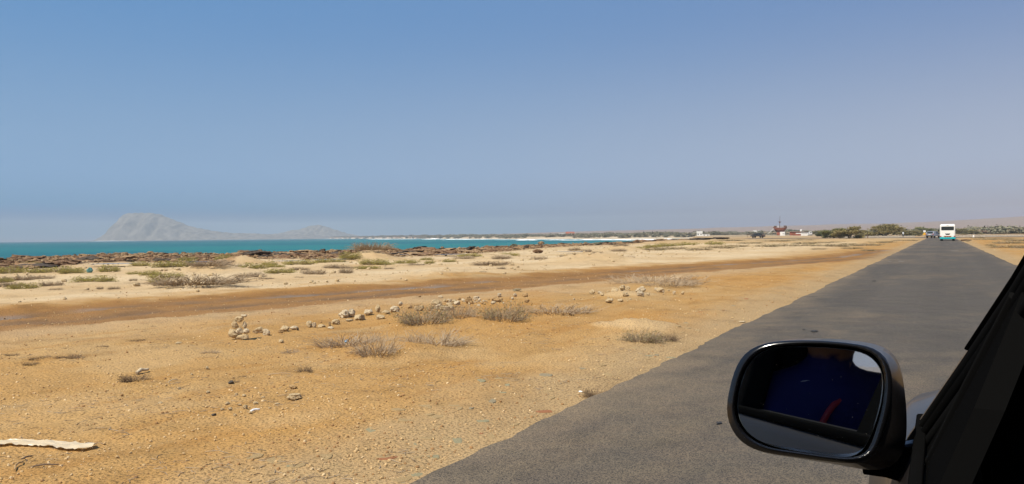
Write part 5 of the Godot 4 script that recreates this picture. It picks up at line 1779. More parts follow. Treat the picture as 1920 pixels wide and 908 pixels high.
# a body as one skin: tapered capsules [a, b, ra, rb, tone] joined by a smooth minimum, meshed by surface nets
func body_mesh(mb: MB, bones: Array, cell: float, tones: Array) -> void:
	var lo := Vector3.ONE * 1e9
	var hi := -lo
	for b in bones:
		var m: float = maxf(b[2], b[3]) + cell * 2.0
		lo = lo.min(b[0].min(b[1]) - Vector3.ONE * m)
		hi = hi.max(b[0].max(b[1]) + Vector3.ONE * m)
	var n := Vector3i(((hi - lo) / cell).ceil()) + Vector3i.ONE
	var f := PackedFloat32Array()
	f.resize(n.x * n.y * n.z)
	f.fill(1.0)
	var near := PackedInt32Array()
	near.resize(f.size())
	var best := PackedFloat32Array()
	best.resize(f.size())
	best.fill(9.0)
	var k := cell * 1.6
	for b in bones:
		var m: float = maxf(b[2], b[3]) + cell * 3.0
		var i0 := Vector3i(((b[0].min(b[1]) - Vector3.ONE * m - lo) / cell).floor()).clamp(Vector3i.ZERO, n - Vector3i.ONE)
		var i1 := Vector3i(((b[0].max(b[1]) + Vector3.ONE * m - lo) / cell).ceil()).clamp(Vector3i.ZERO, n - Vector3i.ONE)
		var a: Vector3 = b[0]
		var ab: Vector3 = b[1] - b[0]
		var l2 := maxf(ab.length_squared(), 1e-9)
		for x in range(i0.x, i1.x + 1):
			for y in range(i0.y, i1.y + 1):
				for z in range(i0.z, i1.z + 1):
					var q := lo + Vector3(x, y, z) * cell
					var t := clampf((q - a).dot(ab) / l2, 0, 1)
					var d := (q - a - ab * t).length() - lerpf(b[2], b[3], t)
					var id := (x * n.y + y) * n.z + z
					if d < best[id]:
						best[id] = d
						near[id] = b[4]
					var h := maxf(k - absf(f[id] - d), 0.0) / k
					f[id] = minf(f[id], d) - h * h * k * 0.25
	var vert := {}
	for x in n.x - 1:
		for y in n.y - 1:
			for z in n.z - 1:
				var base := (x * n.y + y) * n.z + z
				var sum := Vector3.ZERO
				var cnt := 0
				var vals := []
				for c in 8:
					vals.append(f[base + (c & 1) * n.y * n.z + ((c >> 1) & 1) * n.z + (c >> 2)])
				var neg := 0
				for c in 8:
					if vals[c] < 0.0:
						neg += 1
				if neg == 0 or neg == 8:
					continue
				for c in 8:
					for axis in 3:
						var e := c | (1 << axis)
						if e == c or (vals[c] < 0.0) == (vals[e] < 0.0):
							continue
						var t: float = vals[c] / (vals[c] - vals[e])
						var p0 := Vector3(c & 1, (c >> 1) & 1, c >> 2)
						var p1 := Vector3(e & 1, (e >> 1) & 1, e >> 2)
						sum += p0.lerp(p1, t)
						cnt += 1
				mb.col = tones[near[base]]
				vert[base] = mb.p(lo + (Vector3(x, y, z) + sum / cnt) * cell)
	mb.col = Color.WHITE
	var sx := n.y * n.z
	var sy := n.z
	for x in range(1, n.x - 1):
		for y in range(1, n.y - 1):
			for z in range(1, n.z - 1):
				var id := x * sx + y * sy + z
				for ax in [[sx, sy, 1], [sy, 1, sx], [1, sx, sy]]:
					var inside := f[id] < 0.0
					if inside == (f[id + ax[0]] < 0.0):
						continue
					var q := [id, id - ax[1], id - ax[1] - ax[2], id - ax[2]]
					var ok := true
					for i in q:
						ok = ok and vert.has(i)
					if not ok:
						continue
					if inside:
						mb.quad(vert[q[0]], vert[q[3]], vert[q[2]], vert[q[1]])
					else:
						mb.quad(vert[q[0]], vert[q[1]], vert[q[2]], vert[q[3]])


# ------------------------------------------------------------------ the car beside the camera
const CAR := Vector3(0.85, 0.0, -0.4)


func side_x(y: float) -> float:   # the car's seaward flank in section, from sill to gutter
	var t := [[0.0, 0.02], [0.35, -0.02], [0.6, -0.08], [0.85, -0.10], [1.02, -0.09], [1.1, -0.065], [1.18, -0.028], [1.5, 0.10], [1.68, 0.17], [1.78, 0.24]]
	for i in t.size() - 1:
		if y <= t[i + 1][0]:
			return lerpf(t[i][1], t[i + 1][1], (y - t[i][0]) / (t[i + 1][0] - t[i][0]))
	return 0.24


func flank(mb: MB, z0: float, z1: float, ys: Array, thick: float, mirrored := false) -> void:
	var rings := []
	var k := 8
	for i in k + 1:
		var z := lerpf(z0, z1, float(i) / k)
		var ring := []
		for y in ys:
			ring.append(flip(Vector3(side_x(y), y, z), mirrored))
		var back := ys.duplicate()
		back.reverse()
		for y in back:
			ring.append(flip(Vector3(side_x(y) + thick, y, z), mirrored))
		rings.append(ring)
	mb.loft(rings)


func flip(q: Vector3, mirrored: bool) -> Vector3:
	return (Vector3(2.0 * CAR.x - q.x, q.y, q.z) if mirrored else q) - CAR


func rail(mb: MB, pts: Array, u: Vector3, v: Vector3, hw: float, ht: float, mirrored := false) -> void:   # a bar of rounded section along pts
	var rings := []
	for q in pts:
		var ring := []
		for i in 12:
			var a := TAU * i / 12
			var cx := signf(cos(a)) * pow(absf(cos(a)), 0.5)
			var cy := signf(sin(a)) * pow(absf(sin(a)), 0.5)
			ring.append(flip(q + u * cx * hw + v * cy * ht, mirrored))
		rings.append(ring)
	mb.loft(rings)


func make_own_car() -> void:
	var paint := mat("dark_car_paint", lin(0.02, 0.017, 0.016), 0.32, 0.22)
	paint.clearcoat_enabled = true
	paint.clearcoat = 0.25
	paint.clearcoat_roughness = 0.06
	var trim := mat("black_trim", lin(0.0045, 0.0045, 0.0045), 0.75, 0.12)
	trim.specular_mode = BaseMaterial3D.SPECULAR_DISABLED
	var seal := mat("rubber_seal", lin(0.007, 0.007, 0.007), 0.75, 0.3)
	seal.specular_mode = BaseMaterial3D.SPECULAR_DISABLED
	var skin := mat("dimmed_door_paint", lin(0.016, 0.014, 0.014), 0.4, 0.12)  # car paint again, darkened and dulled so its sky reflection stays dim
	var inside := mat("cabin_lining", lin(0.007, 0.007, 0.008), 0.9, 0.15)
	var cloth := mat("seat_cloth", lin(0.010, 0.010, 0.011), 0.95, 0.15)
	var pane := mat("window_pane", Color(0.9, 0.95, 0.93, 0.12), 0.02, 0.5)
	pane.transparency = BaseMaterial3D.TRANSPARENCY_ALPHA
	var car := thing("own_car", "dark car at the picture's edge with its wing mirror and open front window", "car", CAR)

	# the wing mirror
	var mc := Vector3(-0.174060, 1.244392, -1.269295)
	var mn := Vector3(0.215702, 0.082460, 0.972971)
	var mo := mc - CAR
	var house_m := MB.new()
	var cav: Array = [Vector3(-0.113412, -0.009288, 0.005374), Vector3(-0.112319, 0.001088, 0.004253), Vector3(-0.110559, 0.011312, 0.002996), Vector3(-0.108237, 0.021375, 0.001628), Vector3(-0.105299, 0.031249, 0.000140), Vector3(-0.101586, 0.040831, -0.001495), Vector3(-0.096905, 0.049923, -0.003303), Vector3(-0.091124, 0.058249, -0.005291), Vector3(-0.084209, 0.065492, -0.007437), Vector3(-0.076211, 0.071312, -0.009704), Vector3(-0.067361, 0.075474, -0.012018), Vector3(-0.058132, 0.078086, -0.014286), Vector3(-0.049040, 0.079586, -0.016429), Vector3(-0.040388, 0.080446, -0.018420), Vector3(-0.032235, 0.080961, -0.020271), Vector3(-0.024519, 0.081267, -0.022007), Vector3(-0.017147, 0.081437, -0.023656), Vector3(-0.010021, 0.081515, -0.025242), Vector3(-0.003046, 0.081512, -0.026788), Vector3(0.003867, 0.081428, -0.028314), Vector3(0.010806, 0.081264, -0.029839), Vector3(0.017858, 0.081016, -0.031381), Vector3(0.025116, 0.080671, -0.032961), Vector3(0.032678, 0.080211, -0.034598), Vector3(0.040652, 0.079599, -0.036314), Vector3(0.049137, 0.078754, -0.038123), Vector3(0.058157, 0.077477, -0.040015), Vector3(0.067483, 0.075327, -0.041900), Vector3(0.076508, 0.071688, -0.043593), Vector3(0.084489, 0.066183, -0.044895), Vector3(0.090947, 0.058921, -0.045712), Vector3(0.095689, 0.050287, -0.046031), Vector3(0.098630, 0.040703, -0.045871), Vector3(0.099880, 0.030619, -0.045293), Vector3(0.099821, 0.020466, -0.044420), Vector3(0.098902, 0.010518, -0.043373), Vector3(0.097426, 0.000873, -0.042228), Vector3(0.095568, -0.008469, -0.041025), Vector3(0.093448, -0.017556, -0.039785), Vector3(0.091120, -0.026463, -0.038514), Vector3(0.088566, -0.035258, -0.037202), Vector3(0.085723, -0.043989, -0.035832), Vector3(0.082535, -0.052687, -0.034388), Vector3(0.078934, -0.061365, -0.032854), Vector3(0.074702, -0.069882, -0.031194), Vector3(0.069347, -0.077698, -0.029344), Vector3(0.062386, -0.083878, -0.027278), Vector3(0.053920, -0.087722, -0.025075), Vector3(0.044709, -0.089384, -0.022892), Vector3(0.035584, -0.089645, -0.020847), Vector3(0.026986, -0.089246, -0.018974), Vector3(0.018992, -0.088604, -0.017257), Vector3(0.011522, -0.087905, -0.015660), Vector3(0.004451, -0.087224, -0.014150), Vector3(-0.002348, -0.086579, -0.012698), Vector3(-0.008990, -0.085955, -0.011278), Vector3(-0.015579, -0.085320, -0.009871), Vector3(-0.022204, -0.084634, -0.008460), Vector3(-0.028947, -0.083856, -0.007031), Vector3(-0.035892, -0.082956, -0.005568), Vector3(-0.043130, -0.081904, -0.004052), Vector3(-0.050733, -0.080616, -0.002476), Vector3(-0.058709, -0.078917, -0.000852), Vector3(-0.066992, -0.076595, 0.000788), Vector3(-0.075475, -0.073465, 0.002403), Vector3(-0.083974, -0.069343, 0.003938), Vector3(-0.092097, -0.063983, 0.005284), Vector3(-0.099299, -0.057214, 0.006307), Vector3(-0.105169, -0.049116, 0.006922), Vector3(-0.109539, -0.039964, 0.007116), Vector3(-0.112326, -0.030066, 0.006895), Vector3(-0.113539, -0.019740, 0.006288)]
	var lip: Array = [Vector3(-0.107206, -0.002740, 0.037048), Vector3(-0.105853, 0.007374, 0.035490), Vector3(-0.103981, 0.017296, 0.033837), Vector3(-0.101695, 0.027056, 0.032112), Vector3(-0.098849, 0.036632, 0.030282), Vector3(-0.095189, 0.045895, 0.028305), Vector3(-0.090522, 0.054630, 0.026166), Vector3(-0.084759, 0.062570, 0.023877), Vector3(-0.077841, 0.069377, 0.021466), Vector3(-0.069861, 0.074728, 0.018994), Vector3(-0.061198, 0.078567, 0.016554), Vector3(-0.052362, 0.081149, 0.014231), Vector3(-0.043736, 0.082850, 0.012064), Vector3(-0.035505, 0.084006, 0.010054), Vector3(-0.027700, 0.084859, 0.008178), Vector3(-0.020258, 0.085537, 0.006407), Vector3(-0.013084, 0.086078, 0.004713), Vector3(-0.006082, 0.086478, 0.003075), Vector3(0.000826, 0.086722, 0.001478), Vector3(0.007709, 0.086793, -0.000092), Vector3(0.014630, 0.086694, -0.001649), Vector3(0.021659, 0.086443, -0.003212), Vector3(0.028882, 0.086061, -0.004803), Vector3(0.036394, 0.085544, -0.006443), Vector3(0.044306, 0.084875, -0.008155), Vector3(0.052734, 0.084004, -0.009959), Vector3(0.061734, 0.082766, -0.011847), Vector3(0.071086, 0.080703, -0.013712), Vector3(0.080071, 0.077076, -0.015302), Vector3(0.087684, 0.071337, -0.016318), Vector3(0.093273, 0.063612, -0.016630), Vector3(0.096888, 0.054590, -0.016334), Vector3(0.098987, 0.044990, -0.015622), Vector3(0.099964, 0.035249, -0.014639), Vector3(0.100050, 0.025585, -0.013463), Vector3(0.099470, 0.016122, -0.012161), Vector3(0.098428, 0.006905, -0.010784), Vector3(0.097024, -0.002085, -0.009354), Vector3(0.095307, -0.010888, -0.007875), Vector3(0.093344, -0.019563, -0.006357), Vector3(0.091219, -0.028204, -0.004806), Vector3(0.088970, -0.036924, -0.003217), Vector3(0.086522, -0.045808, -0.001563), Vector3(0.083541, -0.054751, 0.000220), Vector3(0.079311, -0.063174, 0.002221), Vector3(0.073132, -0.070054, 0.004474), Vector3(0.065066, -0.074627, 0.006869), Vector3(0.055967, -0.076986, 0.009224), Vector3(0.046778, -0.077809, 0.011410), Vector3(0.038050, -0.077796, 0.013388), Vector3(0.029957, -0.077426, 0.015178), Vector3(0.022462, -0.076948, 0.016819), Vector3(0.015442, -0.076446, 0.018349), Vector3(0.008769, -0.075939, 0.019800), Vector3(0.002332, -0.075428, 0.021196), Vector3(-0.003973, -0.074904, 0.022562), Vector3(-0.010237, -0.074362, 0.023915), Vector3(-0.016555, -0.073812, 0.025280), Vector3(-0.023032, -0.073260, 0.026681), Vector3(-0.029776, -0.072688, 0.028140), Vector3(-0.036894, -0.072045, 0.029675), Vector3(-0.044478, -0.071233, 0.031294), Vector3(-0.052555, -0.070068, 0.032982), Vector3(-0.060993, -0.068225, 0.034668), Vector3(-0.069481, -0.065330, 0.036235), Vector3(-0.077713, -0.061200, 0.037591), Vector3(-0.085506, -0.055846, 0.038696), Vector3(-0.092575, -0.049263, 0.039485), Vector3(-0.098551, -0.041481, 0.039877), Vector3(-0.103210, -0.032684, 0.039846), Vector3(-0.106302, -0.023092, 0.039361), Vector3(-0.107565, -0.012986, 0.038397)]
	var rim: Array = [Vector3(-0.118852, -0.004431, 0.033701), Vector3(-0.117313, 0.006689, 0.031977), Vector3(-0.115345, 0.017608, 0.030179), Vector3(-0.112975, 0.028378, 0.028310), Vector3(-0.109996, 0.038978, 0.026323), Vector3(-0.106163, 0.049286, 0.024178), Vector3(-0.101160, 0.059027, 0.021838), Vector3(-0.094678, 0.067743, 0.019290), Vector3(-0.086661, 0.074956, 0.016579), Vector3(-0.077458, 0.080423, 0.013815), Vector3(-0.067669, 0.084259, 0.011121), Vector3(-0.057868, 0.086829, 0.008580), Vector3(-0.048409, 0.088533, 0.006224), Vector3(-0.039422, 0.089671, 0.004045), Vector3(-0.030908, 0.090443, 0.002018), Vector3(-0.022804, 0.090977, 0.000114), Vector3(-0.015020, 0.091343, -0.001697), Vector3(-0.007461, 0.091574, -0.003440), Vector3(-0.000035, 0.091678, -0.005137), Vector3(0.007340, 0.091645, -0.006805), Vector3(0.014745, 0.091470, -0.008463), Vector3(0.022260, 0.091155, -0.010128), Vector3(0.029975, 0.090705, -0.011823), Vector3(0.037996, 0.090118, -0.013569), Vector3(0.046446, 0.089384, -0.015395), Vector3(0.055462, 0.088464, -0.017326), Vector3(0.065115, 0.087181, -0.019357), Vector3(0.075215, 0.085084, -0.021388), Vector3(0.085171, 0.081517, -0.023205), Vector3(0.094087, 0.075931, -0.024536), Vector3(0.101091, 0.068192, -0.025167), Vector3(0.105771, 0.058718, -0.025056), Vector3(0.108389, 0.048276, -0.024358), Vector3(0.109551, 0.037542, -0.023294), Vector3(0.109776, 0.026887, -0.022027), Vector3(0.109375, 0.016446, -0.020644), Vector3(0.108463, 0.006231, -0.019174), Vector3(0.107044, -0.003771, -0.017614), Vector3(0.105147, -0.013575, -0.015971), Vector3(0.102896, -0.023220, -0.014268), Vector3(0.100431, -0.032803, -0.012523), Vector3(0.097806, -0.042441, -0.010735), Vector3(0.094924, -0.052212, -0.008873), Vector3(0.091437, -0.061998, -0.006871), Vector3(0.086609, -0.071191, -0.004639), Vector3(0.079682, -0.078683, -0.002141), Vector3(0.070689, -0.083608, 0.000508), Vector3(0.060598, -0.086102, 0.003105), Vector3(0.050499, -0.087023, 0.005509), Vector3(0.040960, -0.087149, 0.007688), Vector3(0.032096, -0.086893, 0.009667), Vector3(0.023844, -0.086449, 0.011484), Vector3(0.016092, -0.085920, 0.013176), Vector3(0.008718, -0.085358, 0.014780), Vector3(0.001603, -0.084786, 0.016323), Vector3(-0.005364, -0.084209, 0.017831), Vector3(-0.012291, -0.083636, 0.019331), Vector3(-0.019287, -0.083076, 0.020849), Vector3(-0.026471, -0.082527, 0.022410), Vector3(-0.033964, -0.081960, 0.024040), Vector3(-0.041888, -0.081322, 0.025758), Vector3(-0.050357, -0.080518, 0.027579), Vector3(-0.059431, -0.079370, 0.029495), Vector3(-0.069037, -0.077569, 0.031451), Vector3(-0.078896, -0.074711, 0.033334), Vector3(-0.088552, -0.070422, 0.034993), Vector3(-0.097438, -0.064463, 0.036271), Vector3(-0.105012, -0.056821, 0.037044), Vector3(-0.111007, -0.047763, 0.037283), Vector3(-0.115466, -0.037694, 0.037048), Vector3(-0.118349, -0.026926, 0.036370), Vector3(-0.119427, -0.015722, 0.035229)]
	var bul: Array = [Vector3(-0.123425, -0.010556, 0.003478), Vector3(-0.121765, 0.000597, 0.001722), Vector3(-0.119608, 0.011517, -0.000118), Vector3(-0.117059, 0.022254, -0.002024), Vector3(-0.114019, 0.032826, -0.004022), Vector3(-0.110255, 0.043151, -0.006153), Vector3(-0.105380, 0.052956, -0.008471), Vector3(-0.099045, 0.061783, -0.011000), Vector3(-0.091227, 0.069194, -0.013690), Vector3(-0.082269, 0.074979, -0.016438), Vector3(-0.072666, 0.079172, -0.019134), Vector3(-0.062897, 0.081996, -0.021699), Vector3(-0.053333, 0.083789, -0.024090), Vector3(-0.044191, 0.084909, -0.026302), Vector3(-0.035531, 0.085646, -0.028358), Vector3(-0.027302, 0.086166, -0.030288), Vector3(-0.019406, 0.086540, -0.032125), Vector3(-0.011739, 0.086789, -0.033895), Vector3(-0.004205, 0.086908, -0.035619), Vector3(0.003280, 0.086883, -0.037313), Vector3(0.010795, 0.086707, -0.038996), Vector3(0.018420, 0.086385, -0.040685), Vector3(0.026250, 0.085926, -0.042404), Vector3(0.034393, 0.085338, -0.044179), Vector3(0.042983, 0.084621, -0.046038), Vector3(0.052182, 0.083760, -0.048018), Vector3(0.062132, 0.082647, -0.050137), Vector3(0.072839, 0.080987, -0.052360), Vector3(0.084032, 0.078287, -0.054565), Vector3(0.095059, 0.073936, -0.056527), Vector3(0.104878, 0.067395, -0.057945), Vector3(0.112505, 0.058583, -0.058585), Vector3(0.117749, 0.048087, -0.058476), Vector3(0.121211, 0.036725, -0.057855), Vector3(0.123589, 0.025021, -0.056947), Vector3(0.125298, 0.013163, -0.055867), Vector3(0.126536, 0.001168, -0.054664), Vector3(0.127365, -0.011018, -0.053345), Vector3(0.127788, -0.023470, -0.051900), Vector3(0.127827, -0.036279, -0.050324), Vector3(0.127329, -0.049502, -0.048576), Vector3(0.125627, -0.062928, -0.046529), Vector3(0.121817, -0.075933, -0.044056), Vector3(0.115246, -0.087599, -0.041122), Vector3(0.105396, -0.096649, -0.037768), Vector3(0.092342, -0.101816, -0.034169), Vector3(0.077620, -0.103167, -0.030662), Vector3(0.063361, -0.102310, -0.027534), Vector3(0.050688, -0.100844, -0.024842), Vector3(0.039623, -0.099461, -0.022503), Vector3(0.029821, -0.098299, -0.020424), Vector3(0.020941, -0.097325, -0.018530), Vector3(0.012714, -0.096468, -0.016770), Vector3(0.004945, -0.095671, -0.015107), Vector3(-0.002518, -0.094903, -0.013509), Vector3(-0.009799, -0.094150, -0.011951), Vector3(-0.017015, -0.093410, -0.010406), Vector3(-0.024282, -0.092689, -0.008847), Vector3(-0.031724, -0.091992, -0.007245), Vector3(-0.039468, -0.091285, -0.005576), Vector3(-0.047640, -0.090508, -0.003819), Vector3(-0.056349, -0.089553, -0.001962), Vector3(-0.065637, -0.088214, -0.000021), Vector3(-0.075395, -0.086155, 0.001937), Vector3(-0.085330, -0.082984, 0.003798), Vector3(-0.095037, -0.078392, 0.005432), Vector3(-0.104020, -0.072188, 0.006702), Vector3(-0.111651, -0.064286, 0.007455), Vector3(-0.117424, -0.054857, 0.007598), Vector3(-0.121304, -0.044362, 0.007180), Vector3(-0.123518, -0.033270, 0.006309), Vector3(-0.124167, -0.021909, 0.005051)]
	var back := []
	var back2 := []
	var fwd := Vector3(0.05, 0.03, -1).normalized()
	for q in bul:
		back.append(q * 0.93 + fwd * 0.045 + Vector3(0.004, 0.004, 0))
		back2.append(q * 0.6 + fwd * 0.085 + Vector3(0.012, 0.008, 0))
	var shell := [rim, bul, back, back2]
	var outer := []
	for r in shell:
		var row := []
		for q in r:
			row.append(q + mo)
		outer.append(row)
	outer.reverse()
	house_m.loft(outer, false)
	house_m.face(outer[0])
	var mir := part("wing_mirror", house_m, paint, car, true)
	var rm := MB.new()
	var rows := []
	var crest := []
	for i in rim.size():
		crest.append((rim[i] + lip[i]) * 0.5 + Vector3(0.002, 0.002, 0.006) + mo)
	var a1 := []
	var a2 := []
	var a3 := []
	for i in rim.size():
		a1.append(rim[i] * 1.002 + mo)
		a2.append(lip[i] + mo)
		a3.append(cav[i] + mo)
	rows = [a1, crest, a2, a3]
	rm.loft(rows, false)
	part("rim", rm, mat("gloss_black", lin(0.006, 0.006, 0.007), 0.2, 0.5), mir, true)
	var gm := MB.new()
	var g1 := []
	var g0 := []
	for q in ([Vector3(-0.104739, -0.005048, 0.023648), Vector3(-0.103704, 0.004767, 0.022587), Vector3(-0.102038, 0.014439, 0.021398), Vector3(-0.099842, 0.023958, 0.020104), Vector3(-0.097063, 0.033298, 0.018696), Vector3(-0.093552, 0.042364, 0.017150), Vector3(-0.089126, 0.050966, 0.015439), Vector3(-0.083660, 0.058844, 0.013560), Vector3(-0.077122, 0.065699, 0.011529), Vector3(-0.069559, 0.071209, 0.009386), Vector3(-0.061190, 0.075152, 0.007196), Vector3(-0.052462, 0.077629, 0.005051), Vector3(-0.043862, 0.079055, 0.003024), Vector3(-0.035677, 0.079876, 0.001140), Vector3(-0.027963, 0.080369, -0.000612), Vector3(-0.020661, 0.080663, -0.002256), Vector3(-0.013684, 0.080830, -0.003817), Vector3(-0.006939, 0.080908, -0.005319), Vector3(-0.000336, 0.080911, -0.006783), Vector3(0.006209, 0.080836, -0.008228), Vector3(0.012780, 0.080686, -0.009671), Vector3(0.019458, 0.080456, -0.011133), Vector3(0.026332, 0.080135, -0.012629), Vector3(0.033495, 0.079705, -0.014181), Vector3(0.041050, 0.079131, -0.015807), Vector3(0.049090, 0.078336, -0.017522), Vector3(0.057638, 0.077134, -0.019315), Vector3(0.066478, 0.075103, -0.021103), Vector3(0.075035, 0.071663, -0.022708), Vector3(0.082603, 0.066452, -0.023944), Vector3(0.088728, 0.059576, -0.024720), Vector3(0.093227, 0.051398, -0.025024), Vector3(0.096019, 0.042318, -0.024873), Vector3(0.097206, 0.032763, -0.024327), Vector3(0.097153, 0.023141, -0.023499), Vector3(0.096283, 0.013714, -0.022508), Vector3(0.094885, 0.004573, -0.021423), Vector3(0.093124, -0.004281, -0.020282), Vector3(0.091115, -0.012894, -0.019107), Vector3(0.088909, -0.021335, -0.017902), Vector3(0.086488, -0.029670, -0.016659), Vector3(0.083793, -0.037944, -0.015361), Vector3(0.080770, -0.046188, -0.013992), Vector3(0.077357, -0.054410, -0.012538), Vector3(0.073344, -0.062481, -0.010965), Vector3(0.068267, -0.069886, -0.009212), Vector3(0.061668, -0.075739, -0.007253), Vector3(0.053642, -0.079376, -0.005165), Vector3(0.044910, -0.080944, -0.003096), Vector3(0.036262, -0.081185, -0.001159), Vector3(0.028113, -0.080800, 0.000615), Vector3(0.020539, -0.080187, 0.002243), Vector3(0.013462, -0.079520, 0.003755), Vector3(0.006764, -0.078869, 0.005185), Vector3(0.000325, -0.078253, 0.006560), Vector3(-0.005965, -0.077658, 0.007904), Vector3(-0.012204, -0.077052, 0.009236), Vector3(-0.018477, -0.076398, 0.010571), Vector3(-0.024860, -0.075656, 0.011923), Vector3(-0.031434, -0.074799, 0.013308), Vector3(-0.038284, -0.073799, 0.014742), Vector3(-0.045479, -0.072574, 0.016233), Vector3(-0.053025, -0.070960, 0.017769), Vector3(-0.060861, -0.068757, 0.019320), Vector3(-0.068885, -0.065789, 0.020847), Vector3(-0.076922, -0.061882, 0.022298), Vector3(-0.084602, -0.056805, 0.023570), Vector3(-0.091409, -0.050396, 0.024536), Vector3(-0.096957, -0.042731, 0.025116), Vector3(-0.101085, -0.034070, 0.025298), Vector3(-0.103717, -0.024705, 0.025087), Vector3(-0.104862, -0.014935, 0.024513)]):
		g1.append(q + mo)
		g0.append(q + mo - mn * 0.004)
	gm.face(g1)
	var silver := mat("mirror_glass", lin(0.80, 0.84, 0.86), 0.015, 0.5)
	silver.metallic = 1.0
	part("mirror_glass", gm, silver, mir)
	var ge := MB.new()
	var g2 := []
	for q in ([Vector3(-0.104739, -0.005048, 0.023648), Vector3(-0.103704, 0.004767, 0.022587), Vector3(-0.102038, 0.014439, 0.021398), Vector3(-0.099842, 0.023958, 0.020104), Vector3(-0.097063, 0.033298, 0.018696), Vector3(-0.093552, 0.042364, 0.017150), Vector3(-0.089126, 0.050966, 0.015439), Vector3(-0.083660, 0.058844, 0.013560), Vector3(-0.077122, 0.065699, 0.011529), Vector3(-0.069559, 0.071209, 0.009386), Vector3(-0.061190, 0.075152, 0.007196), Vector3(-0.052462, 0.077629, 0.005051), Vector3(-0.043862, 0.079055, 0.003024), Vector3(-0.035677, 0.079876, 0.001140), Vector3(-0.027963, 0.080369, -0.000612), Vector3(-0.020661, 0.080663, -0.002256), Vector3(-0.013684, 0.080830, -0.003817), Vector3(-0.006939, 0.080908, -0.005319), Vector3(-0.000336, 0.080911, -0.006783), Vector3(0.006209, 0.080836, -0.008228), Vector3(0.012780, 0.080686, -0.009671), Vector3(0.019458, 0.080456, -0.011133), Vector3(0.026332, 0.080135, -0.012629), Vector3(0.033495, 0.079705, -0.014181), Vector3(0.041050, 0.079131, -0.015807), Vector3(0.049090, 0.078336, -0.017522), Vector3(0.057638, 0.077134, -0.019315), Vector3(0.066478, 0.075103, -0.021103), Vector3(0.075035, 0.071663, -0.022708), Vector3(0.082603, 0.066452, -0.023944), Vector3(0.088728, 0.059576, -0.024720), Vector3(0.093227, 0.051398, -0.025024), Vector3(0.096019, 0.042318, -0.024873), Vector3(0.097206, 0.032763, -0.024327), Vector3(0.097153, 0.023141, -0.023499), Vector3(0.096283, 0.013714, -0.022508), Vector3(0.094885, 0.004573, -0.021423), Vector3(0.093124, -0.004281, -0.020282), Vector3(0.091115, -0.012894, -0.019107), Vector3(0.088909, -0.021335, -0.017902), Vector3(0.086488, -0.029670, -0.016659), Vector3(0.083793, -0.037944, -0.015361), Vector3(0.080770, -0.046188, -0.013992), Vector3(0.077357, -0.054410, -0.012538), Vector3(0.073344, -0.062481, -0.010965), Vector3(0.068267, -0.069886, -0.009212), Vector3(0.061668, -0.075739, -0.007253), Vector3(0.053642, -0.079376, -0.005165), Vector3(0.044910, -0.080944, -0.003096), Vector3(0.036262, -0.081185, -0.001159), Vector3(0.028113, -0.080800, 0.000615), Vector3(0.020539, -0.080187, 0.002243), Vector3(0.013462, -0.079520, 0.003755), Vector3(0.006764, -0.078869, 0.005185), Vector3(0.000325, -0.078253, 0.006560), Vector3(-0.005965, -0.077658, 0.007904), Vector3(-0.012204, -0.077052, 0.009236), Vector3(-0.018477, -0.076398, 0.010571), Vector3(-0.024860, -0.075656, 0.011923), Vector3(-0.031434, -0.074799, 0.013308), Vector3(-0.038284, -0.073799, 0.014742), Vector3(-0.045479, -0.072574, 0.016233), Vector3(-0.053025, -0.070960, 0.017769), Vector3(-0.060861, -0.068757, 0.019320), Vector3(-0.068885, -0.065789, 0.020847), Vector3(-0.076922, -0.061882, 0.022298), Vector3(-0.084602, -0.056805, 0.023570), Vector3(-0.091409, -0.050396, 0.024536), Vector3(-0.096957, -0.042731, 0.025116), Vector3(-0.101085, -0.034070, 0.025298), Vector3(-0.103717, -0.024705, 0.025087), Vector3(-0.104862, -0.014935, 0.024513)]):
		g2.append(q * 1.012 + mo - mn * 0.0015)
	ge.loft([g1, g2, g0], false)
	part("glass_edge", ge, mat("glass_edge", lin(0.12, 0.14, 0.14), 0.3), mir, true)
	var specks := MB.new()
	var su := Vector3.UP.cross(mn).normalized()
	var sv := mn.cross(su)
	for i in 24:
		var q: Vector3 = mo + mn * 0.0008 + su * rng.randf_range(-0.085, 0.085) + sv * rng.randf_range(-0.06, 0.06)
		var s := rng.randf_range(0.00015, 0.00035)
		specks.face([q - su * s, q + sv * s * 0.8, q + su * s, q - sv * s])
	stuff(part("dust", specks, mat("dust", lin(0.35, 0.32, 0.27), 0.9), mir))
	var arm := MB.new()
	var arings := []
	for q in [[Vector3(-0.099, 1.144, -1.349), 0.026, 0.019], [Vector3(-0.07, 1.139, -1.382), 0.026, 0.024], [Vector3(-0.046, 1.131, -1.412), 0.03, 0.028], [Vector3(-0.024, 1.122, -1.441), 0.036, 0.034], [Vector3(-0.001, 1.108, -1.476), 0.045, 0.045]]:
		arings.append(rrect(q[1] * 2.0, q[2] * 2.0, 0.009, q[0] - CAR, Vector3(0.35, 0.05, -0.93).normalized(), Vector3.UP, 3))
	arm.loft(arings)
	part("arm", arm, trim, mir, true)
	var capm := MB.new()
	var cr := []
	for q in [[Vector3(-0.06, 1.155, -1.401), 0.02, 0.006], [Vector3(-0.039, 1.156, -1.422), 0.022, 0.007], [Vector3(-0.017, 1.153, -1.456), 0.024, 0.007]]:
		cr.append(rrect(q[1] * 2.0, q[2] * 2.0, 0.004, q[0] - CAR, Vector3(0.35, 0.05, -0.93).normalized(), Vector3.UP, 3))
	capm.loft(cr)
	part("arm_cover", capm, mat("grey_cover", lin(0.10, 0.10, 0.115), 0.4), mir, true)

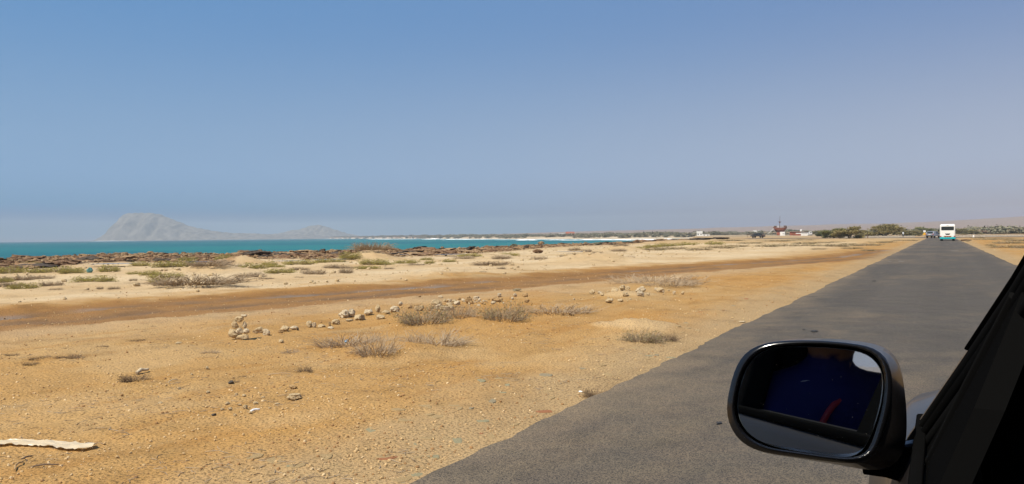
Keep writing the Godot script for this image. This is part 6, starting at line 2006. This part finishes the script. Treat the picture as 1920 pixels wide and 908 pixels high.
	# pillar, seals and frame of the front door
	var pil := [Vector3(-0.048, 1.155, -1.545), Vector3(-0.017, 1.22, -1.47), Vector3(0.044, 1.35, -1.33), Vector3(0.092, 1.46, -1.19), Vector3(0.145, 1.6, -1.0), Vector3(0.20, 1.70, -0.84), Vector3(0.245, 1.77, -0.66)]
	var nn := Vector3(-0.928, 0.371, 0)
	var pd := Vector3(0.283, 0.623, 0.727)
	var uu := pd.cross(nn).normalized()
	if uu.z < 0:
		uu = -uu
	for s in [["pillar", paint, 0.018, 0.02, 0.0, 0.03], ["pillar_seal", seal, 0.047, 0.011, 0.004, 0.03], ["window_frame", trim, 0.072, 0.014, 0.0, 0.026], ["glass_channel", seal, 0.1, 0.014, -0.006, 0.022], ["pillar_lining", inside, 0.08, 0.06, -0.035, 0.07]]:
		for side in [false, true]:
			var mb := MB.new()
			var pts := []
			for q in pil:
				pts.append(q + uu * s[2] + nn * s[4] - nn * s[5])
			rail(mb, pts, uu, nn, s[3], s[5], side)
			part(s[0], mb, s[1], car, true)
	var bead := MB.new()
	var bp := []
	for q in pil.slice(2):
		bp.append(q + uu * 0.03 + nn * 0.004)
	rail(bead, bp, uu, nn, 0.003, 0.003)
	part("drip_bead", bead, trim, car, true)
	for side in [false, true]:
		var sail := MB.new()
		var sp := []
		for q in [Vector2(-1.54, 1.14), Vector2(-1.0, 1.14), Vector2(-1.03, 1.3), Vector2(-1.13, 1.49), Vector2(-1.22, 1.42), Vector2(-1.36, 1.29)]:
			sp.append(flip(Vector3(-0.02 + 0.4 * (q.y - 1.2) + 0.012, q.y, q.x), side))
		var sq := []
		for q in sp:
			sq.append(q + Vector3(-0.03 if side else 0.03, 0, 0))
		sail.loft([sp, sq])
		part("quarter_panel", sail, trim, car)
		var ridge_m := MB.new()
		rail(ridge_m, [Vector3(-0.024, 1.15, -1.26), Vector3(0.032, 1.3, -1.185), Vector3(0.08, 1.42, -1.13)], uu, nn, 0.005, 0.008, side)
		part("panel_moulding", ridge_m, seal, car, true)
		# doors with open windows
		for d in [["front_door", -1.58, -0.085], ["rear_door", -0.075, 0.85]]:
			var dm := MB.new()
			flank(dm, d[1], d[2], [0.36, 0.5, 0.6, 0.72, 0.85, 0.95, 1.02, 1.06, 1.1, 1.14, 1.17], 0.07, side)
			var door := part(d[0], dm, skin, car, true)
			var belt := MB.new()
			rail(belt, [Vector3(-0.03, 1.175, d[1] + 0.05), Vector3(-0.03, 1.175, d[2])], Vector3(1, 0, 0), Vector3.UP, 0.009, 0.011, side)
			part("belt_trim", belt, trim, door, true)
			var belt2 := MB.new()
			rail(belt2, [Vector3(0.02, 1.165, d[1] + 0.05), Vector3(0.02, 1.165, d[2])], Vector3(1, 0, 0), Vector3.UP, 0.028, 0.012, side)
			part("sill_trim", belt2, inside, door, true)
			var hd := MB.new()
			hd.box(flip(Vector3(-0.105, 0.98, d[2] - 0.16), side), Vector3(0.03, 0.03, 0.2), Basis(), 0.008)
			part("handle", hd, paint, door)
		var tint := MB.new()
		var tp := []
		for q in [Vector2(-0.05, 1.16), Vector2(0.82, 1.16), Vector2(0.84, 1.5), Vector2(0.84, 1.72), Vector2(-0.03, 1.74), Vector2(-0.04, 1.5)]:
			tp.append(flip(Vector3(-0.02 + 0.4 * (q.y - 1.2) + 0.018, q.y, q.x), side))
		var tq := []
		for q in tp:
			tq.append(q + Vector3(-0.005 if side else 0.005, 0, 0))
		if not side:
			tint.loft([tp, tq])
			part("rear_door_glass", tint, mat("tinted_glass", lin(0.010, 0.011, 0.012), 0.25, 0.1), car)
		for z in [[-0.08, 0.045], [0.86, 0.06], [1.9, 0.12]]:
			var bpil := MB.new()
			rail(bpil, [Vector3(0.0, 1.15, z[0]), Vector3(0.10, 1.48, z[0] + 0.02), Vector3(0.2, 1.73, z[0] + 0.03)], Vector3(0, 0, 1), nn, z[1], 0.035, side)
			part("pillar", bpil, trim, car, true)
		var rr := MB.new()
		rail(rr, [Vector3(0.245, 1.77, -0.68), Vector3(0.235, 1.775, 0.2), Vector3(0.235, 1.77, 1.2), Vector3(0.25, 1.73, 2.05)], Vector3(1, 0, 0), Vector3.UP, 0.05, 0.045, side)
		part("roof_rail", rr, paint, car, true)
		var rear := MB.new()
		flank(rear, 0.87, 2.1, [0.45, 0.6, 0.85, 1.02, 1.12, 1.17], 0.07, side)
		part("rear_wing", rear, paint, car, true)
		var fen := MB.new()
		var fr := []
		for i in 12:
			var t := i / 11.0
			var z := lerpf(-1.6, -3.0, t)
			var drop := 0.03 * t + 0.22 * pow(t, 4.0)
			var tuck := 0.22 * pow(t, 4.0) - 0.05 * sin(PI * clampf(t * 1.15, 0, 1))
			var ring := []
			for q in [Vector2(-0.06, 0.5), Vector2(-0.10, 0.7), Vector2(-0.115, 0.86), Vector2(-0.105, 0.97), Vector2(-0.075, 1.05), Vector2(-0.02, 1.105), Vector2(0.06, 1.13), Vector2(0.17, 1.14), Vector2(0.17, 0.9), Vector2(0.1, 0.5)]:
				ring.append(flip(Vector3(q.x + tuck, q.y - drop * (1.0 if q.y > 0.6 else 0.0), z), side))
			fr.append(ring)
		fen.loft(fr)
		part("front_wing", fen, paint, car, true)
		var hl := MB.new()
		hl.box(flip(Vector3(0.2, 0.8, -2.98), side), Vector3(0.3, 0.16, 0.1), Basis(), 0.03)
		part("headlight", hl, M.clear_lamp, car)
		var tl := MB.new()
		tl.box(flip(Vector3(0.02, 0.95, 2.12), side), Vector3(0.12, 0.4, 0.08), Basis(), 0.02)
		part("tail_lamp", tl, M.red_lamp, car)
		for z in [-2.25, 1.25]:
			wheel(car, flip(Vector3(0.04, 0.38, z), side), 0.38, 0.25)
	var hood := MB.new()
	var hr := []
	for i in 10:
		var t := i / 9.0
		var z := lerpf(-1.78, -2.98, t)
		var drop := 0.03 * t + 0.2 * pow(t, 4.0)
		var ring := []
		for q in [Vector2(0.175, 1.135), Vector2(0.35, 1.165), Vector2(0.85, 1.18), Vector2(1.35, 1.165), Vector2(1.525, 1.135), Vector2(1.525, 1.09), Vector2(0.175, 1.09)]:
			ring.append(Vector3(q.x, q.y - drop, z) - CAR)
		hr.append(ring)
	hood.loft(hr)
	part("bonnet", hood, paint, car, true)
	var cowl := MB.new()
	cowl.box(Vector3(0.85, 1.08, -1.7) - CAR, Vector3(1.5, 0.1, 0.2), Basis(), 0.02)
	part("cowl", cowl, trim, car)
	var nose := MB.new()
	nose.box(Vector3(0.85, 0.66, -2.98) - CAR, Vector3(1.62, 0.52, 0.16), Basis(), 0.05)
	part("front_bumper", nose, paint, car)
	var roof := MB.new()
	var ro := []
	for z in [-0.72, -0.4, 0.4, 1.3, 2.05]:
		var ring := []
		var dz := 0.06 * absf(z - 0.4) / 1.6
		for q in [Vector2(0.25, 1.77), Vector2(0.4, 1.82), Vector2(0.85, 1.84), Vector2(1.3, 1.82), Vector2(1.45, 1.77), Vector2(1.45, 1.72), Vector2(0.25, 1.72)]:
			ring.append(Vector3(q.x, q.y - dz, z) - CAR)
		ro.append(ring)
	roof.loft(ro)
	part("roof", roof, paint, car, true)
	var lining := MB.new()
	lining.box(Vector3(0.85, 1.69, 0.66) - CAR, Vector3(1.2, 0.03, 2.7))
	part("headlining", lining, inside, car)
	panel(car, "windscreen", [Vector3(0.12, 1.14, -1.66) - CAR, Vector3(1.58, 1.14, -1.66) - CAR, Vector3(1.43, 1.74, -0.74) - CAR, Vector3(0.27, 1.74, -0.74) - CAR], Vector3(0, 0.004, -0.004), pane)
	var tg := MB.new()
	tg.box(Vector3(0.85, 0.8, 2.1) - CAR, Vector3(1.6, 0.8, 0.12), Basis(), 0.03)
	part("tailgate", tg, paint, car)
	panel(car, "rear_window", [Vector3(0.1, 1.21, 2.12) - CAR, Vector3(1.6, 1.21, 2.12) - CAR, Vector3(1.45, 1.72, 2.02) - CAR, Vector3(0.25, 1.72, 2.02) - CAR], Vector3(0, 0.002, 0.005), pane)
	var fl := MB.new()
	fl.box(Vector3(0.85, 0.4, 0.2) - CAR, Vector3(1.62, 0.12, 3.7))
	part("floor", fl, inside, car)
	var fire := MB.new()
	fire.box(Vector3(0.85, 0.75, -1.6) - CAR, Vector3(1.62, 0.62, 0.06))
	part("bulkhead", fire, inside, car)
	var dash := MB.new()
	var dr := []
	for x in [0.06, 0.12, 0.85, 1.58, 1.64]:
		var e := 0.03 if x < 0.1 or x > 1.6 else 0.0
		dr.append([Vector3(x, 0.7, -1.5) - CAR, Vector3(x, 1.14 - e, -1.55) - CAR, Vector3(x, 1.21 - e, -1.3) - CAR, Vector3(x, 1.12 - e, -1.08) - CAR, Vector3(x, 0.75, -1.12) - CAR])
	dash.loft(dr)
	part("dashboard", dash, inside, car)
	var sw := MB.new()
	var wp := []
	var wr := []
	for i in 25:
		var a := TAU * i / 24
		wp.append(Vector3(0.28, 0.94, -0.62) - CAR + Vector3(cos(a) * 0.19, sin(a) * 0.175, -sin(a) * 0.07))
		wr.append(0.014)
	sw.tube(wp, wr, 8)
	sw.tube([Vector3(0.1, 0.94, -0.62) - CAR, Vector3(0.28, 0.92, -0.66) - CAR, Vector3(0.46, 0.94, -0.62) - CAR], [0.015, 0.04, 0.015], 6)
	sw.tube([Vector3(0.28, 0.92, -0.66) - CAR, Vector3(0.28, 0.88, -1.14) - CAR], [0.035, 0.035], 8)
	part("steering_wheel", sw, trim, car, true)
	for s in [[0.28, -0.1], [1.27, -0.25], [0.43, 0.62], [1.27, 0.62]]:
		var st := MB.new()
		st.box(Vector3(s[0], 0.57, s[1]) - CAR, Vector3(0.5, 0.16, 0.5), Basis(), 0.05)
		var seat := part("seat", st, cloth, car)
		var bk := MB.new()
		bk.box(Vector3(s[0], 0.9, s[1] + 0.32) - CAR, Vector3(0.46, 0.62, 0.14), Basis(Vector3.RIGHT, 0.2), 0.05)
		part("seat_back", bk, cloth, seat)
		var hr2 := MB.new()
		hr2.box(Vector3(s[0], 1.3, s[1] + 0.4) - CAR, Vector3(0.24, 0.17, 0.1), Basis(), 0.04)
		part("headrest", hr2, cloth, seat)

	# the driver, whom the mirror shows
	var driver := thing("person", "driver in a navy shirt with a red sleeve band, seen in the wing mirror", "person", Vector3(0.255, 0.66, -0.17))
	var tones := [Color(0.006, 0.007, 0.04), Color(0.03, 0.03, 0.04), Color(0.13, 0.07, 0.04), Color(0.008, 0.007, 0.006), Color(0.35, 0.008, 0.012)]
	var db := MB.new()
	body_mesh(db, [
		[Vector3(0, 0.1, 0.1), Vector3(0, 0.32, 0.14), 0.155, 0.16, 0], [Vector3(0, 0.32, 0.14), Vector3(0, 0.5, 0.15), 0.16, 0.165, 0], [Vector3(-0.12, 0.55, 0.15), Vector3(0.15, 0.55, 0.15), 0.085, 0.085, 0],
		[Vector3(0, 0.6, 0.14), Vector3(0, 0.72, 0.11), 0.06, 0.055, 2], [Vector3(0, 0.76, 0.07), Vector3(0, 0.84, 0.09), 0.085, 0.1, 2], [Vector3(0, 0.78, -0.03), Vector3(0, 0.75, -0.04), 0.018, 0.022, 2], [Vector3(0, 0.86, 0.12), Vector3(0, 0.87, 0.08), 0.105, 0.095, 3],
		[Vector3(-0.16, 0.53, 0.14), Vector3(-0.15, 0.38, 0.0), 0.07, 0.06, 0], [Vector3(-0.15, 0.38, 0.0), Vector3(-0.148, 0.33, -0.03), 0.062, 0.06, 4], [Vector3(-0.148, 0.32, -0.04), Vector3(-0.145, 0.27, -0.08), 0.05, 0.045, 2], [Vector3(-0.145, 0.27, -0.08), Vector3(-0.12, 0.27, -0.33), 0.045, 0.032, 2],
		[Vector3(0.2, 0.54, 0.14), Vector3(0.27, 0.36, 0.06), 0.075, 0.065, 0], [Vector3(0.27, 0.36, 0.06), Vector3(0.285, 0.31, 0.03), 0.068, 0.066, 4], [Vector3(0.285, 0.3, 0.02), Vector3(0.28, 0.24, -0.02), 0.052, 0.045, 2], [Vector3(0.28, 0.24, -0.02), Vector3(0.19, 0.28, -0.42), 0.045, 0.032, 2],
		[Vector3(-0.1, 0.09, 0.05), Vector3(-0.13, 0.12, -0.38), 0.1, 0.075, 1], [Vector3(-0.13, 0.12, -0.38), Vector3(-0.12, -0.22, -0.6), 0.07, 0.05, 1], [Vector3(-0.12, -0.25, -0.6), Vector3(-0.12, -0.25, -0.8), 0.05, 0.04, 3],
		[Vector3(0.1, 0.09, 0.05), Vector3(0.13, 0.12, -0.38), 0.1, 0.075, 1], [Vector3(0.13, 0.12, -0.38), Vector3(0.12, -0.22, -0.6), 0.07, 0.05, 1], [Vector3(0.12, -0.25, -0.6), Vector3(0.12, -0.25, -0.8), 0.05, 0.04, 3],
	], 0.028, tones)
	for s in [-1.0, 1.0]:
		var w0 := Vector3(-0.12, 0.27, -0.33) if s < 0 else Vector3(0.19, 0.28, -0.42)
		var bones := [[w0, w0 + Vector3(0, 0.02, -0.08), 0.03, 0.034, 2]]
		for f in 4:
			var kx := w0 + Vector3((f - 1.5) * 0.02, 0.04, -0.11)
			bones.append([w0 + Vector3((f - 1.5) * 0.018, 0.02, -0.07), kx, 0.011, 0.01, 2])
			bones.append([kx, kx + Vector3(0, -0.03 + absf(f - 1.5) * 0.006, -0.035), 0.0095, 0.008, 2])
		bones.append([w0 + Vector3(-0.025 * s, 0.005, -0.04), w0 + Vector3(-0.045 * s, -0.005, -0.1), 0.012, 0.009, 2])
		body_mesh(db, bones, 0.011, tones)
	part("body", db, M.clothed_body, driver, true)
	var logo := MB.new()
	var lr := []
	for q in [[0.0, 0.0], [0.004, 0.0]]:
		var ring := []
		for i in 12:
			var a := TAU * i / 12
			ring.append(Vector3(cos(a) * 0.026, sin(a) * 0.015, 0))
		lr.append(ring)
	logo.loft([lr[0], lr[1]], false)
	logo.face(lr[0])
	var lo := part("shirt_badge", logo, mat("badge_white", lin(0.2, 0.22, 0.26), 0.7), driver)
	lo.position = Vector3(-0.085, 0.59, 0.055)
	lo.rotation = Vector3(0.25, PI + 0.35, 0)
	var pip := MB.new()
	var pts := []
	var rad := []
	for i in 12:
		var a := deg_to_rad(75.0 + i * 13.0)
		var q := Vector3(0.03 + cos(a) * 0.105, 0.44 + sin(a) * 0.12, 0)
		q.z = 0.15 - sqrt(maxf(0.001, 0.177 * 0.177 - q.x * q.x)) + 0.06 * smoothstep(0.5, 0.6, q.y)
		pts.append(q)
		rad.append(0.009)
	var rings := []
	for i in pts.size():
		var dir: Vector3 = (pts[mini(i + 1, 11)] - pts[maxi(i - 1, 0)]).normalized()
		var s1 := dir.cross(Vector3.BACK).normalized()
		var s2 := s1.cross(dir)
		var ring := []
		for j in 8:
			ring.append(pts[i] + (s1 * cos(TAU * j / 8) + s2 * sin(TAU * j / 8)) * rad[i])
		rings.append(ring)
	pip.loft(rings)
	part("shirt_piping", pip, mat("red_piping", lin(0.2, 0.006, 0.01), 0.7), driver, true)
